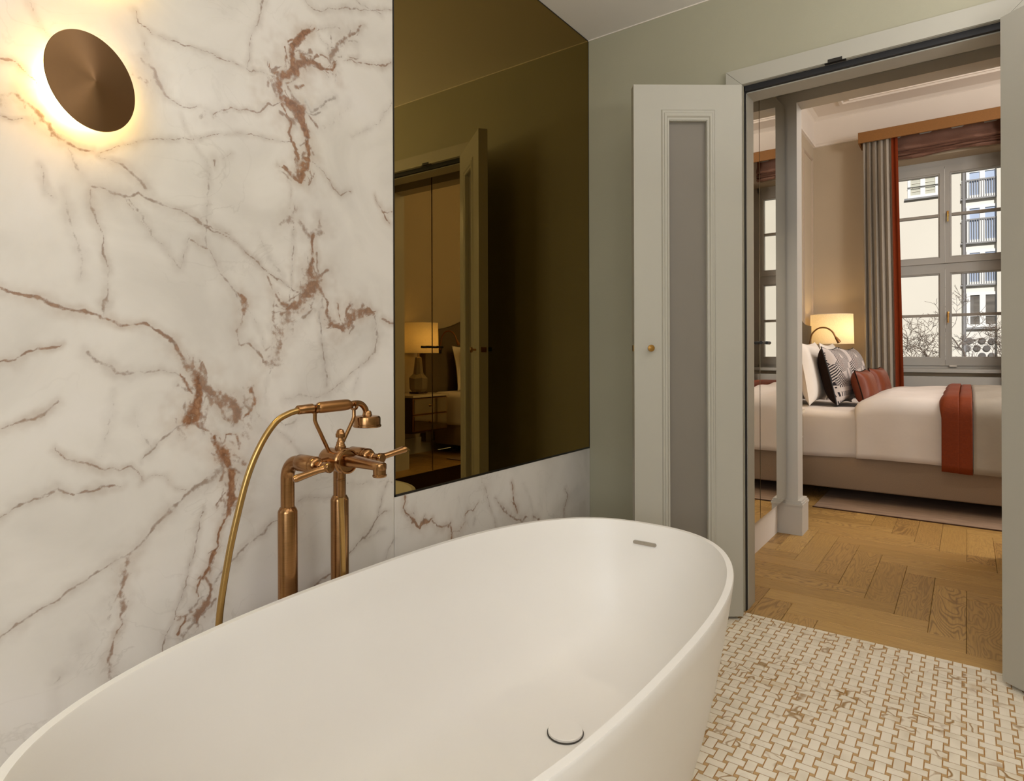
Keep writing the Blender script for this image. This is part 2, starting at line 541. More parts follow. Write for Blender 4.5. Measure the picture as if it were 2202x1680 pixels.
MAT = dict(
    marble=marble_mat(), tile=tile_mat(), oak=oak_mat(), pattern=pattern_mat(), shade=shade_mat(), pane=pane_mat(), perforated=perforated_mat(),
    grout=simple('ochre_grout', (164, 122, 70), 0.85, nscale=60, namt=0.12),
    dot=simple('ochre_stone_dot', (186, 150, 100), 0.5, nscale=40, namt=0.12),
    green=simple('sage_green_paint', (163, 158, 136), 0.75, nscale=3, namt=0.03, bump=0.05, bscale=180),
    white=simple('ceiling_paint', (224, 218, 210), 0.8, nscale=3, namt=0.02),
    door=simple('door_lacquer', (174, 169, 156), 0.42, nscale=2, namt=0.02),
    doorpanel=simple('taupe_panel', (122, 114, 103), 0.5, nscale=3, namt=0.03),
    seal=simple('black_rubber_seal', (18, 16, 18), 0.6, nscale=50, namt=0.1),
    tub=simple('solid_surface_white', (233, 228, 222), 0.38, spec=0.4, nscale=2.5, namt=0.015),
    tubgap=simple('drain_shadow_gap', (60, 54, 48), 0.5, nscale=30, namt=0.1),
    steel=simple('brushed_steel', (176, 168, 156), 0.3, metal=1.0, nscale=40, namt=0.08),
    bronze=brushed('brushed_bronze', (166, 124, 82), 0.22),
    bronzegrip=brushed('bronze_grip', (166, 120, 74), 0.4),
    hose=brushed('brass_hose', (180, 146, 90), 0.3, scale=(400, 400, 60)),
    disc=radial_mat(),
    ledwarm=emit('warm_led', (1.0, 0.90, 0.38), 82.0),
    mirror_bronze=glossy('bronze_tinted_mirror', (0.265, 0.19, 0.066)),
    mirror_dark=simple('dark_mirror_edge', (26, 20, 12), 0.35, nscale=40, namt=0.1),
    mirror=glossy('clear_mirror', (0.84, 0.82, 0.77)),
    edgegold=simple('champagne_metal_edge', (150, 126, 90), 0.35, metal=1.0, nscale=30, namt=0.05),
    black=simple('matt_black_metal', (20, 18, 18), 0.45, nscale=40, namt=0.1),
    brass=simple('polished_brass', (196, 150, 84), 0.18, metal=1.0, nscale=30, namt=0.05),
    frame_grey=simple('grey_lacquer', (186, 180, 170), 0.5, nscale=3, namt=0.03),
    bedwall=simple('beige_wall_paint', (184, 168, 144), 0.8, nscale=3, namt=0.03, bump=0.04, bscale=200),
    bedwall2=simple('taupe_wall_paint', (172, 154, 134), 0.8, nscale=3, namt=0.03),
    plaster=simple('white_plaster', (226, 216, 204), 0.8, nscale=3, namt=0.02),
    ochre=simple('ochre_pelmet_cloth', (130, 86, 36), 0.7, nscale=80, namt=0.08),
    drape=simple('grey_drape', (160, 150, 136), 0.9, nscale=160, namt=0.07, sheen=0.2),
    orange=simple('burnt_orange_cloth', (122, 48, 16), 0.85, spec=0.2, nscale=140, namt=0.1),
    blind=simple('mauve_brown_blind', (116, 82, 66), 0.75, nscale=120, namt=0.08),
    winframe=simple('window_frame_paint', (168, 166, 160), 0.45, nscale=3, namt=0.03),
    winbar=simple('window_bar_paint', (152, 146, 136), 0.45, nscale=3, namt=0.03),
    linen=simple('white_bed_linen', (224, 215, 208), 0.9, nscale=6, namt=0.03, bump=0.25, bscale=9),
    linenw=simple('white_pillow_linen', (236, 226, 214), 0.9, nscale=8, namt=0.03, bump=0.25, bscale=12),
    coverlet=simple('grey_coverlet', (160, 151, 138), 0.85, nscale=10, namt=0.06, bump=0.3, bscale=10),
    runner=simple('rust_silk_runner', (124, 50, 11), 0.6, spec=0.25, nscale=120, namt=0.12, bump=0.2, bscale=30),
    satin=simple('rust_satin', (118, 54, 26), 0.42, spec=0.35, nscale=8, namt=0.12, bump=0.35, bscale=14),
    brownvelvet=simple('dark_brown_velvet', (38, 24, 16), 0.9, spec=0.15, nscale=30, namt=0.15),
    bedbase=simple('taupe_bed_fabric', (150, 128, 106), 0.85, nscale=200, namt=0.08),
    headboard=simple('headboard_fabric', (96, 82, 60), 0.85, nscale=120, namt=0.1),
    rug=simple('mottled_rug', (150, 124, 102), 0.95, nscale=7, namt=0.2, bump=0.4, bscale=160, stretch=(1, 4, 1)),
    rugedge=simple('rug_binding', (70, 44, 26), 0.9, nscale=60, namt=0.15),
    ceramic=simple('faceted_ceramic', (130, 118, 98), 0.25, nscale=6, namt=0.1),
    stone=simple('nightstand_marble_top', (214, 200, 176), 0.2, nscale=6, namt=0.06),
    dwood=simple('dark_walnut', (62, 38, 24), 0.45, nscale=20, namt=0.2, stretch=(1, 12, 1)),
    smoked=glossy('antique_mirror', (0.62, 0.58, 0.46), 0.05),
    facade=simple('cream_render', (232, 224, 208), 0.9, nscale=0.8, namt=0.03, bump=0.1, bscale=40),
    facade2=simple('white_render', (238, 234, 224), 0.9, nscale=0.8, namt=0.03),
    extframe=simple('white_window_frame', (240, 238, 232), 0.5, nscale=2, namt=0.02),
    extglass=simple('sky_painted_glass', (186, 200, 224), 0.08, nscale=0.6, namt=0.12),  # pale blue base colour paints in the sky's reflection
    extglassd=simple('dark_window_glass', (112, 106, 98), 0.15, nscale=1.5, namt=0.35, stretch=(1, 1, 6)),
    slatblind=simple('pale_slat_blind', (196, 194, 176), 0.6, nscale=3, namt=0.03),
    pipe=simple('grey_downpipe', (128, 124, 122), 0.5, nscale=4, namt=0.06),
    rail=simple('balcony_rail', (130, 128, 126), 0.5, nscale=4, namt=0.05),
    porthole=simple('porthole_glass', (84, 76, 68), 0.4, nscale=2, namt=0.2),
    bark=simple('winter_bark', (112, 96, 82), 0.9, nscale=20, namt=0.2),
    asphalt=simple('street_paving', (120, 116, 110), 0.9, nscale=2, namt=0.1),
    plastic=simple('white_plastic', (214, 208, 198), 0.5, nscale=4, namt=0.02),
)


# ------------------------------------------------------------------ object helpers
def link(name, me, mat=None, parent=None, smooth=False, loc=None):
    o = bpy.data.objects.new(name, me)
    COL.objects.link(o)
    if mat is not None:
        me.materials.append(MAT[mat] if isinstance(mat, str) else mat)
    if parent is not None:
        o.parent = parent
    if loc is not None:
        o.location = loc
    if smooth:
        me.shade_smooth()
    return o


def tag(o, label, cat, group=None):
    o['label'] = label
    o['category'] = cat
    if group:
        o['group'] = group
    return o


def struct(o, label=None):
    o['kind'] = 'structure'
    if label:
        o['label'] = label
    return o


def empty(name, loc=(0, 0, 0), rz=0.0):
    o = bpy.data.objects.new(name, None)
    o.empty_display_size = 0.05
    COL.objects.link(o)
    o.location = loc
    o.rotation_euler = (0, 0, rz)
    return o


class MB:
    """collects vertices and faces of one mesh"""

    def __init__(s):
        s.v = []
        s.f = []

    def add(s, vs, fs):
        n = len(s.v)
        s.v += [tuple(v) for v in vs]
        s.f += [tuple(i + n for i in f) for f in fs]
        return s

    def box(s, x0, x1, y0, y1, z0, z1):
        vs = [(x, y, z) for z in (z0, z1) for y in (y0, y1) for x in (x0, x1)]
        return s.add(vs, [(0, 2, 3, 1), (4, 5, 7, 6), (0, 1, 5, 4), (2, 6, 7, 3), (0, 4, 6, 2), (1, 3, 7, 5)])

    def bbox(s, x0, x1, y0, y1, z0, z1, r):
        """box with chamfered edges"""
        bm = bmesh.new()
        bmesh.ops.create_cube(bm, size=1.0)
        for v in bm.verts:
            v.co = Vector(((x0 + x1) / 2 + v.co.x * (x1 - x0), (y0 + y1) / 2 + v.co.y * (y1 - y0), (z0 + z1) / 2 + v.co.z * (z1 - z0)))
        bmesh.ops.bevel(bm, geom=bm.edges[:], offset=r, segments=2, profile=0.5, affect='EDGES')
        bm.verts.index_update()
        s.add([v.co for v in bm.verts], [[v.index for v in f.verts] for f in bm.faces])
        bm.free()
        return s

    def lathe(s, prof, seg=32, origin=(0, 0, 0), axis='z', rot=None):
        """prof: list of (radius, height) ; axis direction vector or letter"""
        ax = {'x': Vector((1, 0, 0)), 'y': Vector((0, 1, 0)), 'z': Vector((0, 0, 1))}.get(axis, axis) if isinstance(axis, str) else Vector(axis).normalized()
        a = ax.orthogonal().normalized()
        c = ax.cross(a).normalized()
        O = Vector(origin)
        vs, fs = [], []
        for (r, h) in prof:
            for k in range(seg):
                t = 2 * math.pi * k / seg
                vs.append(O + ax * h + a * (r * math.cos(t)) + c * (r * math.sin(t)))
        for i in range(len(prof) - 1):
            for k in range(seg):
                k2 = (k + 1) % seg
                fs.append((i * seg + k, i * seg + k2, (i + 1) * seg + k2, (i + 1) * seg + k))
        if prof[0][0] > 1e-6:
            fs.append(tuple(range(seg - 1, -1, -1)))
        if prof[-1][0] > 1e-6:
            b0 = (len(prof) - 1) * seg
            fs.append(tuple(b0 + k for k in range(seg)))
        return s.add(vs, fs)

    def tube(s, pts, r, seg=12, cap=True):
        P = [Vector(p) for p in pts]
        n = len(P)
        rr = r if isinstance(r, (list, tuple)) else [r] * n
        T = []
        for i in range(n):
            t = (P[min(i + 1, n - 1)] - P[max(i - 1, 0)])
            T.append(t.normalized())
        a = T[0].orthogonal().normalized()
        vs, fs = [], []
        for i in range(n):
            a = (a - T[i] * a.dot(T[i])).normalized()
            c = T[i].cross(a)
            for k in range(seg):
                t = 2 * math.pi * k / seg
                vs.append(P[i] + (a * math.cos(t) + c * math.sin(t)) * rr[i])
        for i in range(n - 1):
            for k in range(seg):
                k2 = (k + 1) % seg
                fs.append((i * seg + k, i * seg + k2, (i + 1) * seg + k2, (i + 1) * seg + k))
        if cap:
            fs.append(tuple(range(seg - 1, -1, -1)))
            fs.append(tuple((n - 1) * seg + k for k in range(seg)))
        return s.add(vs, fs)

    def prism(s, poly, y0, y1, plane='xz'):
        n = len(poly)
        if plane == 'xz':
            vs = [(p[0], y0, p[1]) for p in poly] + [(p[0], y1, p[1]) for p in poly]
        elif plane == 'xy':
            vs = [(p[0], p[1], y0) for p in poly] + [(p[0], p[1], y1) for p in poly]
        else:
            vs = [(y0, p[0], p[1]) for p in poly] + [(y1, p[0], p[1]) for p in poly]
        fs = [tuple(range(n)), tuple(range(2 * n - 1, n - 1, -1))]
        fs += [(i, i + n, (i + 1) % n + n, (i + 1) % n) for i in range(n)]
        return s.add(vs, fs)

    def loft(s, rings, close=True, cap0=False, cap1=False):
        k = len(rings[0])
        vs = [p for r in rings for p in r]
        fs = []
        for i in range(len(rings) - 1):
            for j in range(k if close else k - 1):
                j2 = (j + 1) % k
                fs.append((i * k + j, i * k + j2, (i + 1) * k + j2, (i + 1) * k + j))
        if cap0:
            fs.append(tuple(range(k - 1, -1, -1)))
        if cap1:
            fs.append(tuple((len(rings) - 1) * k + j for j in range(k)))
        return s.add(vs, fs)

    def grid(s, P):
        """P: 2d list of points"""
        n, m = len(P), len(P[0])
        return s.add([p for r in P for p in r], [(i * m + j, i * m + j + 1, (i + 1) * m + j + 1, (i + 1) * m + j) for i in range(n - 1) for j in range(m - 1)])

    def move(s, mtx):
        s.v = [tuple(mtx @ Vector(v)) for v in s.v]
        return s

    def mesh(s, name):
        me = bpy.data.meshes.new(name)
        me.from_pydata(s.v, [], s.f)
        bm = bmesh.new()
        bm.from_mesh(me)
        bmesh.ops.recalc_face_normals(bm, faces=bm.faces[:])
        bm.to_mesh(me)
        bm.free()
        me.update()
        return me

    def build(s, name, mat, parent=None, smooth=False, angle=None):
        me = s.mesh(name)
        o = link(name, me, mat, parent)
        if smooth:
            me.shade_smooth()
            if angle is None:
                angle = 40
            bm = bmesh.new()
            bm.from_mesh(me)
            for e in bm.edges:
                if len(e.link_faces) == 2 and e.calc_face_angle(0) > math.radians(angle):
                    e.smooth = False
            bm.to_mesh(me)
            bm.free()
        return o


def catmull(pts, n=8):
    P = [Vector(p) for p in pts]
    P = [P[0] * 2 - P[1]] + P + [P[-1] * 2 - P[-2]]
    out = []
    for i in range(1, len(P) - 2):
        for k in range(n):
            t = k / n
            a, b_, c, d = P[i - 1], P[i], P[i + 1], P[i + 2]
            out.append(0.5 * ((2 * b_) + (c - a) * t + (2 * a - 5 * b_ + 4 * c - d) * t * t + (3 * b_ - a - 3 * c + d) * t ** 3))
    out.append(P[-2])
    return out


def copy_tree(o, parent=None):
    c = o.copy()
    COL.objects.link(c)
    c.parent = parent
    for ch in list(o.children):
        copy_tree(ch, c)
    return c


# key dimensions, metres
BX1, BY0, BY1, BZ = 2.9, -1.8, 2.60, 2.54          # bathroom
JX0, JX1, DTOP = 0.72, 1.55, 2.12                 # door opening
CABL, CABR = 0.60, 1.68                           # wardrobe fronts
PY0, PY1 = 3.87, 4.00                             # far wall of the passage
PX0, PX1, PTOP = 0.658, 1.622, 2.50               # opening into the bedroom
HX, WY, BCX = 0.07, 7.60, 4.50                    # bedroom walls
BCZ = 3.66
MY0, MZ0 = 1.351, 0.606                           # mirror edge and lower edge

# ------------------------------------------------------------------ marble veins
ZM = {'A': (0, 300, 2.1), 'B': (200, 0, 3.36), 'C': (0, 1000, 2.471), 'D': (840, 1040, 4.893), 'S': (0, 0, 4.0)}
# tag, warmth, strength, widths, points
V = [
 ('B', 1, 1, [10, 30, 35, 45, 60, 40, 40, 35, 50, 60, 55, 35, 28, 22, 25, 40, 10], [(1600, 190), (1500, 270), (1440, 350), (1430, 420), (1440, 470), (1400, 540), (1340, 570), (1350, 640), (1370, 700), (1420, 760), (1480, 800), (1510, 880), (1530, 960), (1550, 1060), (1555, 1140), (1530, 1230), (1510, 1320)]),
 ('B', .9, 1, [40, 40, 35, 30, 30, 15], [(1440, 470), (1530, 430), (1590, 440), (1650, 490), (1720, 510), (1750, 480)]),
 ('B', .5, .8, [30, 22, 30, 26, 15, 6], [(1720, 480), (1710, 400), (1760, 320), (1830, 260), (1900, 220), (1970, 175)]),
 ('B', .6, .8, [12], [(1640, 390), (1690, 420), (1720, 470)]),
 ('B', .3, .6, [8], [(1620, 190), (1700, 205), (1780, 210)]),
 ('B', .3, .6, [6], [(1630, 240), (1690, 320), (1700, 400)]),
 ('B', .4, .6, [8, 14, 6], [(1760, 440), (1760, 540), (1740, 590)]),
 ('B', .9, .9, [12], [(1370, 760), (1400, 840), (1430, 890), (1410, 960), (1425, 1030)]),
 ('B', .9, .9, [14, 16, 20, 24, 20], [(1440, 1030), (1470, 1090), (1480, 1160), (1490, 1240), (1510, 1300)]),
 ('B', .9, .9, [14, 22, 24, 20], [(1370, 1190), (1410, 1250), (1470, 1290), (1500, 1310)]),
 ('B', .5, .6, [6], [(1390, 1290), (1430, 1340), (1430, 1450), (1420, 1500)]),
 ('B', .5, .7, [8], [(1550, 1180), (1580, 1250), (1570, 1310)]),
 ('B', .3, .75, [22, 30, 34, 30, 16, 10, 10, 8, 6], [(340, 430), (420, 500), (460, 570), (500, 640), (520, 690), (580, 730), (630, 755), (690, 775), (760, 760)]),
 ('B', .5, .5, [20], [(290, 540), (370, 600), (420, 680)]),
 ('B', .2, .5, [44, 40, 24], [(790, 830), (880, 830), (980, 815)]),
 ('B', .5, .9, [8, 8, 8, 10, 8, 8, 12, 10, 8, 6], [(860, 820), (920, 825), (1000, 790), (1080, 800), (1140, 795), (1190, 805), (1240, 760), (1265, 735), (1300, 760), (1360, 755)]),
 ('B', .4, .8, [4, 4, 4, 4, 8, 4, 5, 5, 5, 6, 7, 8, 10], [(290, 60), (320, 160), (400, 240), (560, 315), (700, 355), (760, 372), (850, 400), (950, 445), (1060, 480), (1130, 515), (1220, 525), (1290, 560), (1340, 580)]),
 ('B', .3, .5, [4], [(335, 170), (350, 290), (375, 400)]),
 ('B', .3, .7, [14, 8, 8, 6, 7, 7, 6], [(1225, 0), (1210, 80), (1190, 180), (1150, 240), (1140, 300), (1130, 400), (1120, 500)]),
 ('B', .3, .7, [5, 6, 6, 5, 10, 6, 5], [(1530, 0), (1590, 50), (1650, 75), (1800, 65), (1910, 68), (2000, 75), (2160, 70)]),
 ('B', .1, .6, [7], [(1880, 0), (1960, 40), (2080, 100)]),
 ('B', .5, .9, [5, 7, 6, 6, 9, 6], [(1820, 440), (1870, 430), (1950, 450), (2020, 465), (2100, 468), (2160, 455)]),
 ('B', .4, .8, [10], [(1860, 412), (1920, 405)]),
 ('B', 0, .8, [10], [(1530, 820), (1590, 818), (1640, 800)]),
 ('B', 0, .75, [12, 18, 14], [(1570, 800), (1650, 755), (1740, 710)]),
 ('B', 0, .6, [20], [(1540, 740), (1555, 785)]),
 ('B', .3, .8, [4, 4, 5, 6, 8, 6, 6, 8, 5, 6, 6, 4, 4, 4, 4, 6], [(60, 1105), (160, 1075), (260, 1040), (330, 1015), (395, 995), (500, 990), (600, 995), (660, 990), (740, 988), (830, 992), (920, 970), (1030, 968), (1150, 975), (1260, 995), (1380, 1025), (1430, 1030)]),
 ('B', .2, .5, [4], [(640, 830), (680, 940), (720, 1010), (760, 1100), (780, 1130)]),
 ('B', .3, .75, [6, 8, 12, 16, 18, 12], [(40, 1120), (150, 1180), (240, 1220), (300, 1280), (360, 1330), (390, 1370)]),
 ('B', .3, .75, [14, 18, 18, 18, 14, 18, 18, 14, 14, 12, 12, 8, 6], [(0, 1350), (100, 1380), (180, 1410), (260, 1420), (330, 1395), (400, 1440), (480, 1480), (560, 1510), (640, 1530), (720, 1580), (790, 1620), (860, 1650), (980, 1690)]),
 ('B', .2, .6, [6], [(1000, 1110), (980, 1150), (940, 1170)]),
 ('B', .3, .7, [14], [(875, 1160), (878, 1195)]),
 ('B', 0, .5, [8, 10, 10, 8], [(830, 1200), (830, 1350), (820, 1500), (805, 1650)]),
 ('B', .4, .8, [6, 6, 8, 7, 7, 8, 6], [(1580, 1180), (1650, 1230), (1710, 1300), (1740, 1360), (1790, 1410), (1830, 1380), (1860, 1375)]),
 ('B', .7, .85, [5, 8, 10, 6], [(2030, 1410), (2070, 1480), (2110, 1550), (2150, 1600)]),
 ('B', .5, .8, [6], [(2105, 1530), (2165, 1530)]),
 ('B', 0, .5, [6], [(2160, 740), (2100, 830), (2050, 900), (1980, 950), (1880, 990)]),
 ('B', 0, .35, [24, 30, 18], [(1640, 940), (1750, 850), (1850, 760)]),
 ('B', .1, .6, [8], [(250, 1440), (310, 1540), (360, 1630), (400, 1690)]),
 ('A', .4, .55, [26, 30, 20], [(1340, 320), (1310, 365), (1265, 385)]),
 ('A', .4, .6, [20, 26, 24, 16], [(1350, 370), (1395, 430), (1450, 420), (1440, 350)]),
 ('A', .8, .9, [14, 14, 18, 34, 40, 30], [(1415, 440), (1412, 520), (1400, 590), (1410, 640), (1395, 690), (1370, 730)]),
 ('A', .8, .9, [28, 30, 24, 20, 12], [(1380, 720), (1340, 755), (1300, 765), (1270, 735), (1240, 690)]),
 ('A', .6, .65, [34, 30, 30, 22, 26, 18], [(1310, 770), (1290, 820), (1265, 880), (1255, 950), (1240, 1000), (1205, 1020)]),
 ('A', .2, .8, [3], [(1328, 300), (1325, 400), (1320, 500), (1315, 620), (1305, 740)]),
 ('A', .7, .75, [10, 12, 14, 12], [(1430, 650), (1480, 720), (1480, 780), (1500, 840)]),
 ('A', .8, .9, [18, 25, 22, 18, 18, 10], [(1490, 830), (1540, 850), (1570, 820), (1600, 785), (1650, 775), (1695, 772)]),
 ('A', .7, .8, [8], [(1528, 740), (1530, 800), (1550, 845)]),
 ('A', .1, .75, [5], [(1450, 780), (1455, 880), (1465, 960), (1475, 1110)]),
 ('A', .2, .6, [10, 14, 10, 8, 8, 8, 8, 8], [(1690, 790), (1700, 880), (1690, 960), (1650, 1005), (1590, 1050), (1530, 1100), (1480, 1140), (1430, 1165)]),
 ('A', .6, .8, [8], [(1720, 812), (1785, 828)]),
 ('A', .1, .5, [10], [(1290, 1180), (1370, 1160), (1430, 1165)]),
 ('A', .3, .9, [8, 5, 6, 3, 3, 5, 3, 5, 3, 3], [(850, 345), (920, 395), (1000, 428), (1040, 440), (1100, 500), (1160, 550), (1220, 600), (1290, 655), (1350, 700), (1430, 770)]),
 ('A', .1, .6, [6], [(930, 100), (938, 200), (932, 300), (925, 390), (925, 490)]),
 ('A', .4, .7, [8], [(865, 458), (930, 490)]),
 ('A', .2, .6, [5, 6, 6, 7], [(940, 490), (980, 570), (1030, 660), (1080, 740)]),
 ('A', .2, .5, [7], [(1110, 740), (1150, 800), (1180, 870), (1190, 940)]),
 ('A', .8, .8, [10, 18, 10], [(1080, 705), (1108, 745), (1110, 785)]),
 ('A', .5, .65, [8, 14, 12, 12, 14, 12, 14], [(1110, 785), (1075, 860), (1080, 930), (1130, 920), (1160, 965), (1185, 1015), (1235, 1020)]),
 ('A', .1, .65, [7, 6, 7, 6, 7, 7, 6, 5], [(590, 270), (640, 350), (680, 440), (740, 490), (780, 530), (810, 575), (830, 500), (855, 450)]),
 ('A', .1, .6, [7], [(183, 110), (190, 180), (220, 250), (238, 268)]),
 ('A', .1, .5, [8], [(290, 240), (310, 330), (330, 420), (350, 520), (362, 610)]),
 ('A', .1, .4, [7], [(310, 40), (345, 110), (375, 170)]),
 ('A', .3, .75, [7, 7, 8, 7, 7, 8, 8], [(415, 235), (430, 340), (455, 420), (455, 510), (490, 600), (485, 700), (475, 790)]),
 ('A', .7, .85, [6, 8, 12, 12, 13, 12, 10, 9, 7, 7, 9, 11, 14, 16, 22, 30, 32, 30, 26, 26, 20], [(-10, 668), (60, 695), (120, 712), (200, 730), (270, 745), (350, 765), (420, 790), (480, 800), (540, 830), (620, 835), (690, 855), (750, 900), (790, 950), (830, 1000), (870, 1045), (900, 1090), (940, 1130), (990, 1170), (1050, 1195), (1075, 1230), (1060, 1255)]),
 ('A', 1, .9, [24, 26, 28, 34, 30], [(890, 1060), (890, 1130), (885, 1190), (868, 1245), (855, 1280)]),
 ('A', .9, .7, [16, 20, 18, 10], [(1130, 1115), (1145, 1170), (1130, 1220), (1100, 1250)]),
 ('A', .5, .4, [40, 44, 30], [(1110, 1180), (1130, 1260), (1100, 1330)]),
 ('A', .6, .9, [8, 12, 8, 5, 4], [(-10, 1022), (50, 1010), (110, 975), (180, 950), (285, 935)]),
 ('A', .25, .65, [20, 20, 16, 10, 8, 7, 6, 5], [(405, 960), (430, 1000), (480, 1020), (530, 1055), (620, 1055), (700, 1045), (760, 1050), (830, 1080)]),
 ('A', .5, .8, [4, 10, 12, 8, 8, 8], [(265, 1192), (230, 1225), (190, 1250), (140, 1270), (60, 1290), (-10, 1310)]),
 ('A', .2, .7, [6], [(840, 1280), (790, 1320), (740, 1350), (680, 1410), (640, 1450)]),
 ('A', .8, .75, [8, 10, 14, 12, 10, 12, 12], [(880, 1295), (930, 1320), (955, 1360), (1000, 1395), (1020, 1330), (1060, 1330), (1075, 1400)]),
 ('A', 1, .9, [12, 20, 34, 30, 20, 16, 24, 28], [(960, 1340), (985, 1390), (1010, 1430), (1030, 1460), (1040, 1520), (1042, 1560), (1045, 1610), (1040, 1650)]),
 ('A', .5, .8, [4, 6, 9, 7, 5, 9, 7, 5], [(255, 1400), (310, 1450), (390, 1475), (450, 1490), (530, 1502), (600, 1482), (625, 1510), (650, 1548)]),
 ('A', .3, .7, [8, 9, 8, 8, 7, 7, 6, 5], [(-10, 1700), (120, 1630), (190, 1612), (260, 1580), (320, 1590), (380, 1595), (440, 1570), (560, 1565)]),
 ('A', 0, .4, [6], [(520, 1140), (490, 1260), (460, 1400), (440, 1440)]),
 ('A', 0, .4, [10], [(600, 1250), (640, 1330), (690, 1390)]),
 ('A', .1, .45, [6], [(1225, 1020), (1205, 1110), (1190, 1200)]),
 ('A', .2, .6, [3], [(1150, 1240), (1220, 1290), (1290, 1340), (1370, 1430)]),
 ('A', .1, .55, [8], [(1250, 1250), (1290, 1280), (1335, 1270), (1370, 1230)]),
 ('A', 0, .5, [8], [(1165, 430), (1200, 500), (1240, 560), (1275, 615)]),
 ('A', .6, .6, [8, 10, 10, 8], [(1215, 620), (1240, 700), (1238, 800), (1250, 900)]),
 ('A', 0, .4, [6], [(1600, 1140), (1620, 1060), (1640, 1010)]),
 ('C', 1, 1, [20, 24, 28, 25, 15, 12, 14, 18, 20, 16], [(1210, 20), (1228, 100), (1222, 160), (1210, 230), (1190, 300), (1165, 370), (1160, 440), (1130, 500), (1110, 555), (1075, 610)]),
 ('C', .9, .9, [8, 10, 8], [(1065, 615), (1045, 650), (1060, 690)]),
 ('C', .8, .9, [10, 12, 12, 28, 34, 30, 10], [(1090, 600), (1120, 640), (1120, 680), (1095, 730), (1075, 770), (1055, 800), (1045, 840)]),
 ('C', .9, .8, [8, 10, 9, 9, 9], [(935, 810), (985, 815), (990, 840), (970, 880), (955, 915)]),
 ('C', .3, .6, [14], [(1030, 840), (1000, 890), (975, 920)]),
 ('C', .3, .8, [4, 5, 5, 5, 5, 6, 6, 5, 5, 5], [(1085, 240), (1062, 290), (1045, 360), (1030, 440), (1000, 560), (992, 640), (960, 700), (935, 760), (928, 830), (870, 980)]),
 ('C', .3, .7, [8, 9, 10, 8, 9, 10, 11, 9, 12, 20, 20, 26, 26], [(-20, 940), (80, 880), (200, 790), (350, 680), (450, 620), (520, 575), (600, 520), (690, 470), (780, 370), (880, 270), (950, 195), (1050, 110), (1170, 30)]),
 ('C', .6, .75, [16, 16, 18, 18, 10, 8, 14, 16, 14], [(690, 480), (670, 560), (652, 650), (645, 740), (630, 860), (612, 920), (592, 1010), (578, 1090), (560, 1180)]),
 ('C', .3, .5, [10], [(595, 560), (630, 585), (640, 650)]),
 ('C', .1, .4, [26, 20], [(600, 700), (570, 820)]),
 ('C', .25, .7, [6, 8, 10, 10, 10, 14, 14], [(1475, 290), (1440, 300), (1400, 345), (1340, 400), (1280, 455), (1200, 560), (1140, 630)]),
 ('C', .3, .7, [10, 10, 10, 8, 6], [(-20, 280), (70, 225), (150, 190), (260, 160), (315, 125)]),
 ('C', .5, .8, [7, 8, 9, 7, 5], [(340, 138), (430, 145), (500, 130), (580, 115), (665, 115)]),
 ('C', .4, .6, [6], [(980, 130), (930, 110), (880, 60), (830, 60), (760, 90)]),
 ('C', 0, .3, [24], [(400, 1030), (450, 900), (550, 780), (620, 680)]),
 ('C', 0, .5, [14, 8], [(335, 1105), (295, 1155)]),
 ('C', 0, .6, [8, 5, 5, 5, 4], [(20, 1422), (60, 1410), (120, 1370), (200, 1320), (340, 1328)]),
 ('C', .5, .75, [6, 10, 8], [(1655, 648), (1710, 600), (1770, 565)]),
 ('C', .25, .75, [6, 9, 10, 10, 9, 7], [(1845, 475), (1900, 410), (1960, 360), (2010, 280), (2040, 245), (2080, 242)]),
 ('C', .2, .65, [7], [(2000, 300), (2030, 170), (2065, 80)]),
 ('C', .1, .5, [6], [(2055, 495), (2095, 390)]),
 ('C', .1, .5, [4], [(1960, 385), (2040, 350)]),
 ('C', .2, .55, [6], [(1590, 205), (1640, 180), (1700, 182), (1770, 168)]),
 ('C', .1, .45, [7], [(1840, 88), (1930, 105), (2085, 85)]),
 ('S', .6, .8, [16, 14, 14, 8], [(-20, 500), (90, 530), (180, 610), (325, 750)]),
 ('S', .1, .95, [12, 12, 10, 6], [(-20, 1000), (60, 1035), (140, 1050), (245, 1030)]),
 ('S', .1, .5, [70, 60, 30], [(-10, 900), (50, 830), (130, 790)]),
 ('S', .6, .7, [30, 34, 20, 26, 14, 16, 10], [(150, 820), (300, 960), (420, 1080), (520, 1180), (640, 1255), (700, 1280), (800, 1298)]),
 ('S', .3, .6, [8, 10, 10, 8], [(250, 10), (300, 130), (350, 240), (420, 310)]),
 ('S', .1, .5, [12, 16, 10], [(600, 1290), (650, 1440), (700, 1500)]),
 ('D', .8, .95, [8, 9, 9, 11, 24, 30, 18, 9, 20, 30, 14, 8], [(148, 120), (150, 190), (130, 240), (160, 290), (210, 330), (240, 395), (268, 440), (312, 492), (330, 450), (350, 415), (400, 400), (452, 365)]),
 ('D', .3, .8, [8], [(250, 300), (270, 335)]),
 ('D', .6, .85, [10, 12, 10, 12, 10], [(450, 385), (500, 440), (550, 455), (610, 440), (640, 410)]),
 ('D', .8, .8, [10, 14, 12], [(635, 440), (642, 500), (632, 590)]),
 ('D', .6, .6, [16, 20, 18, 14], [(660, 485), (720, 500), (755, 440), (790, 395)]),
 ('D', .6, .8, [6, 7, 12, 12, 8, 6], [(785, 370), (800, 310), (820, 285), (860, 292), (900, 240), (918, 205)]),
 ('D', .1, .7, [5], [(882, 360), (878, 435)]),
 ('D', .3, .6, [8, 7, 10, 6, 5], [(1000, 60), (1012, 130), (1045, 240), (1070, 320), (1115, 455)]),
 ('D', .3, .4, [20, 24, 16], [(955, -20), (1010, 90), (1040, 160)]),
 ('D', .8, .9, [7, 8, 10, 12, 7], [(1268, -10), (1290, 100), (1295, 200), (1320, 265), (1335, 320)]),
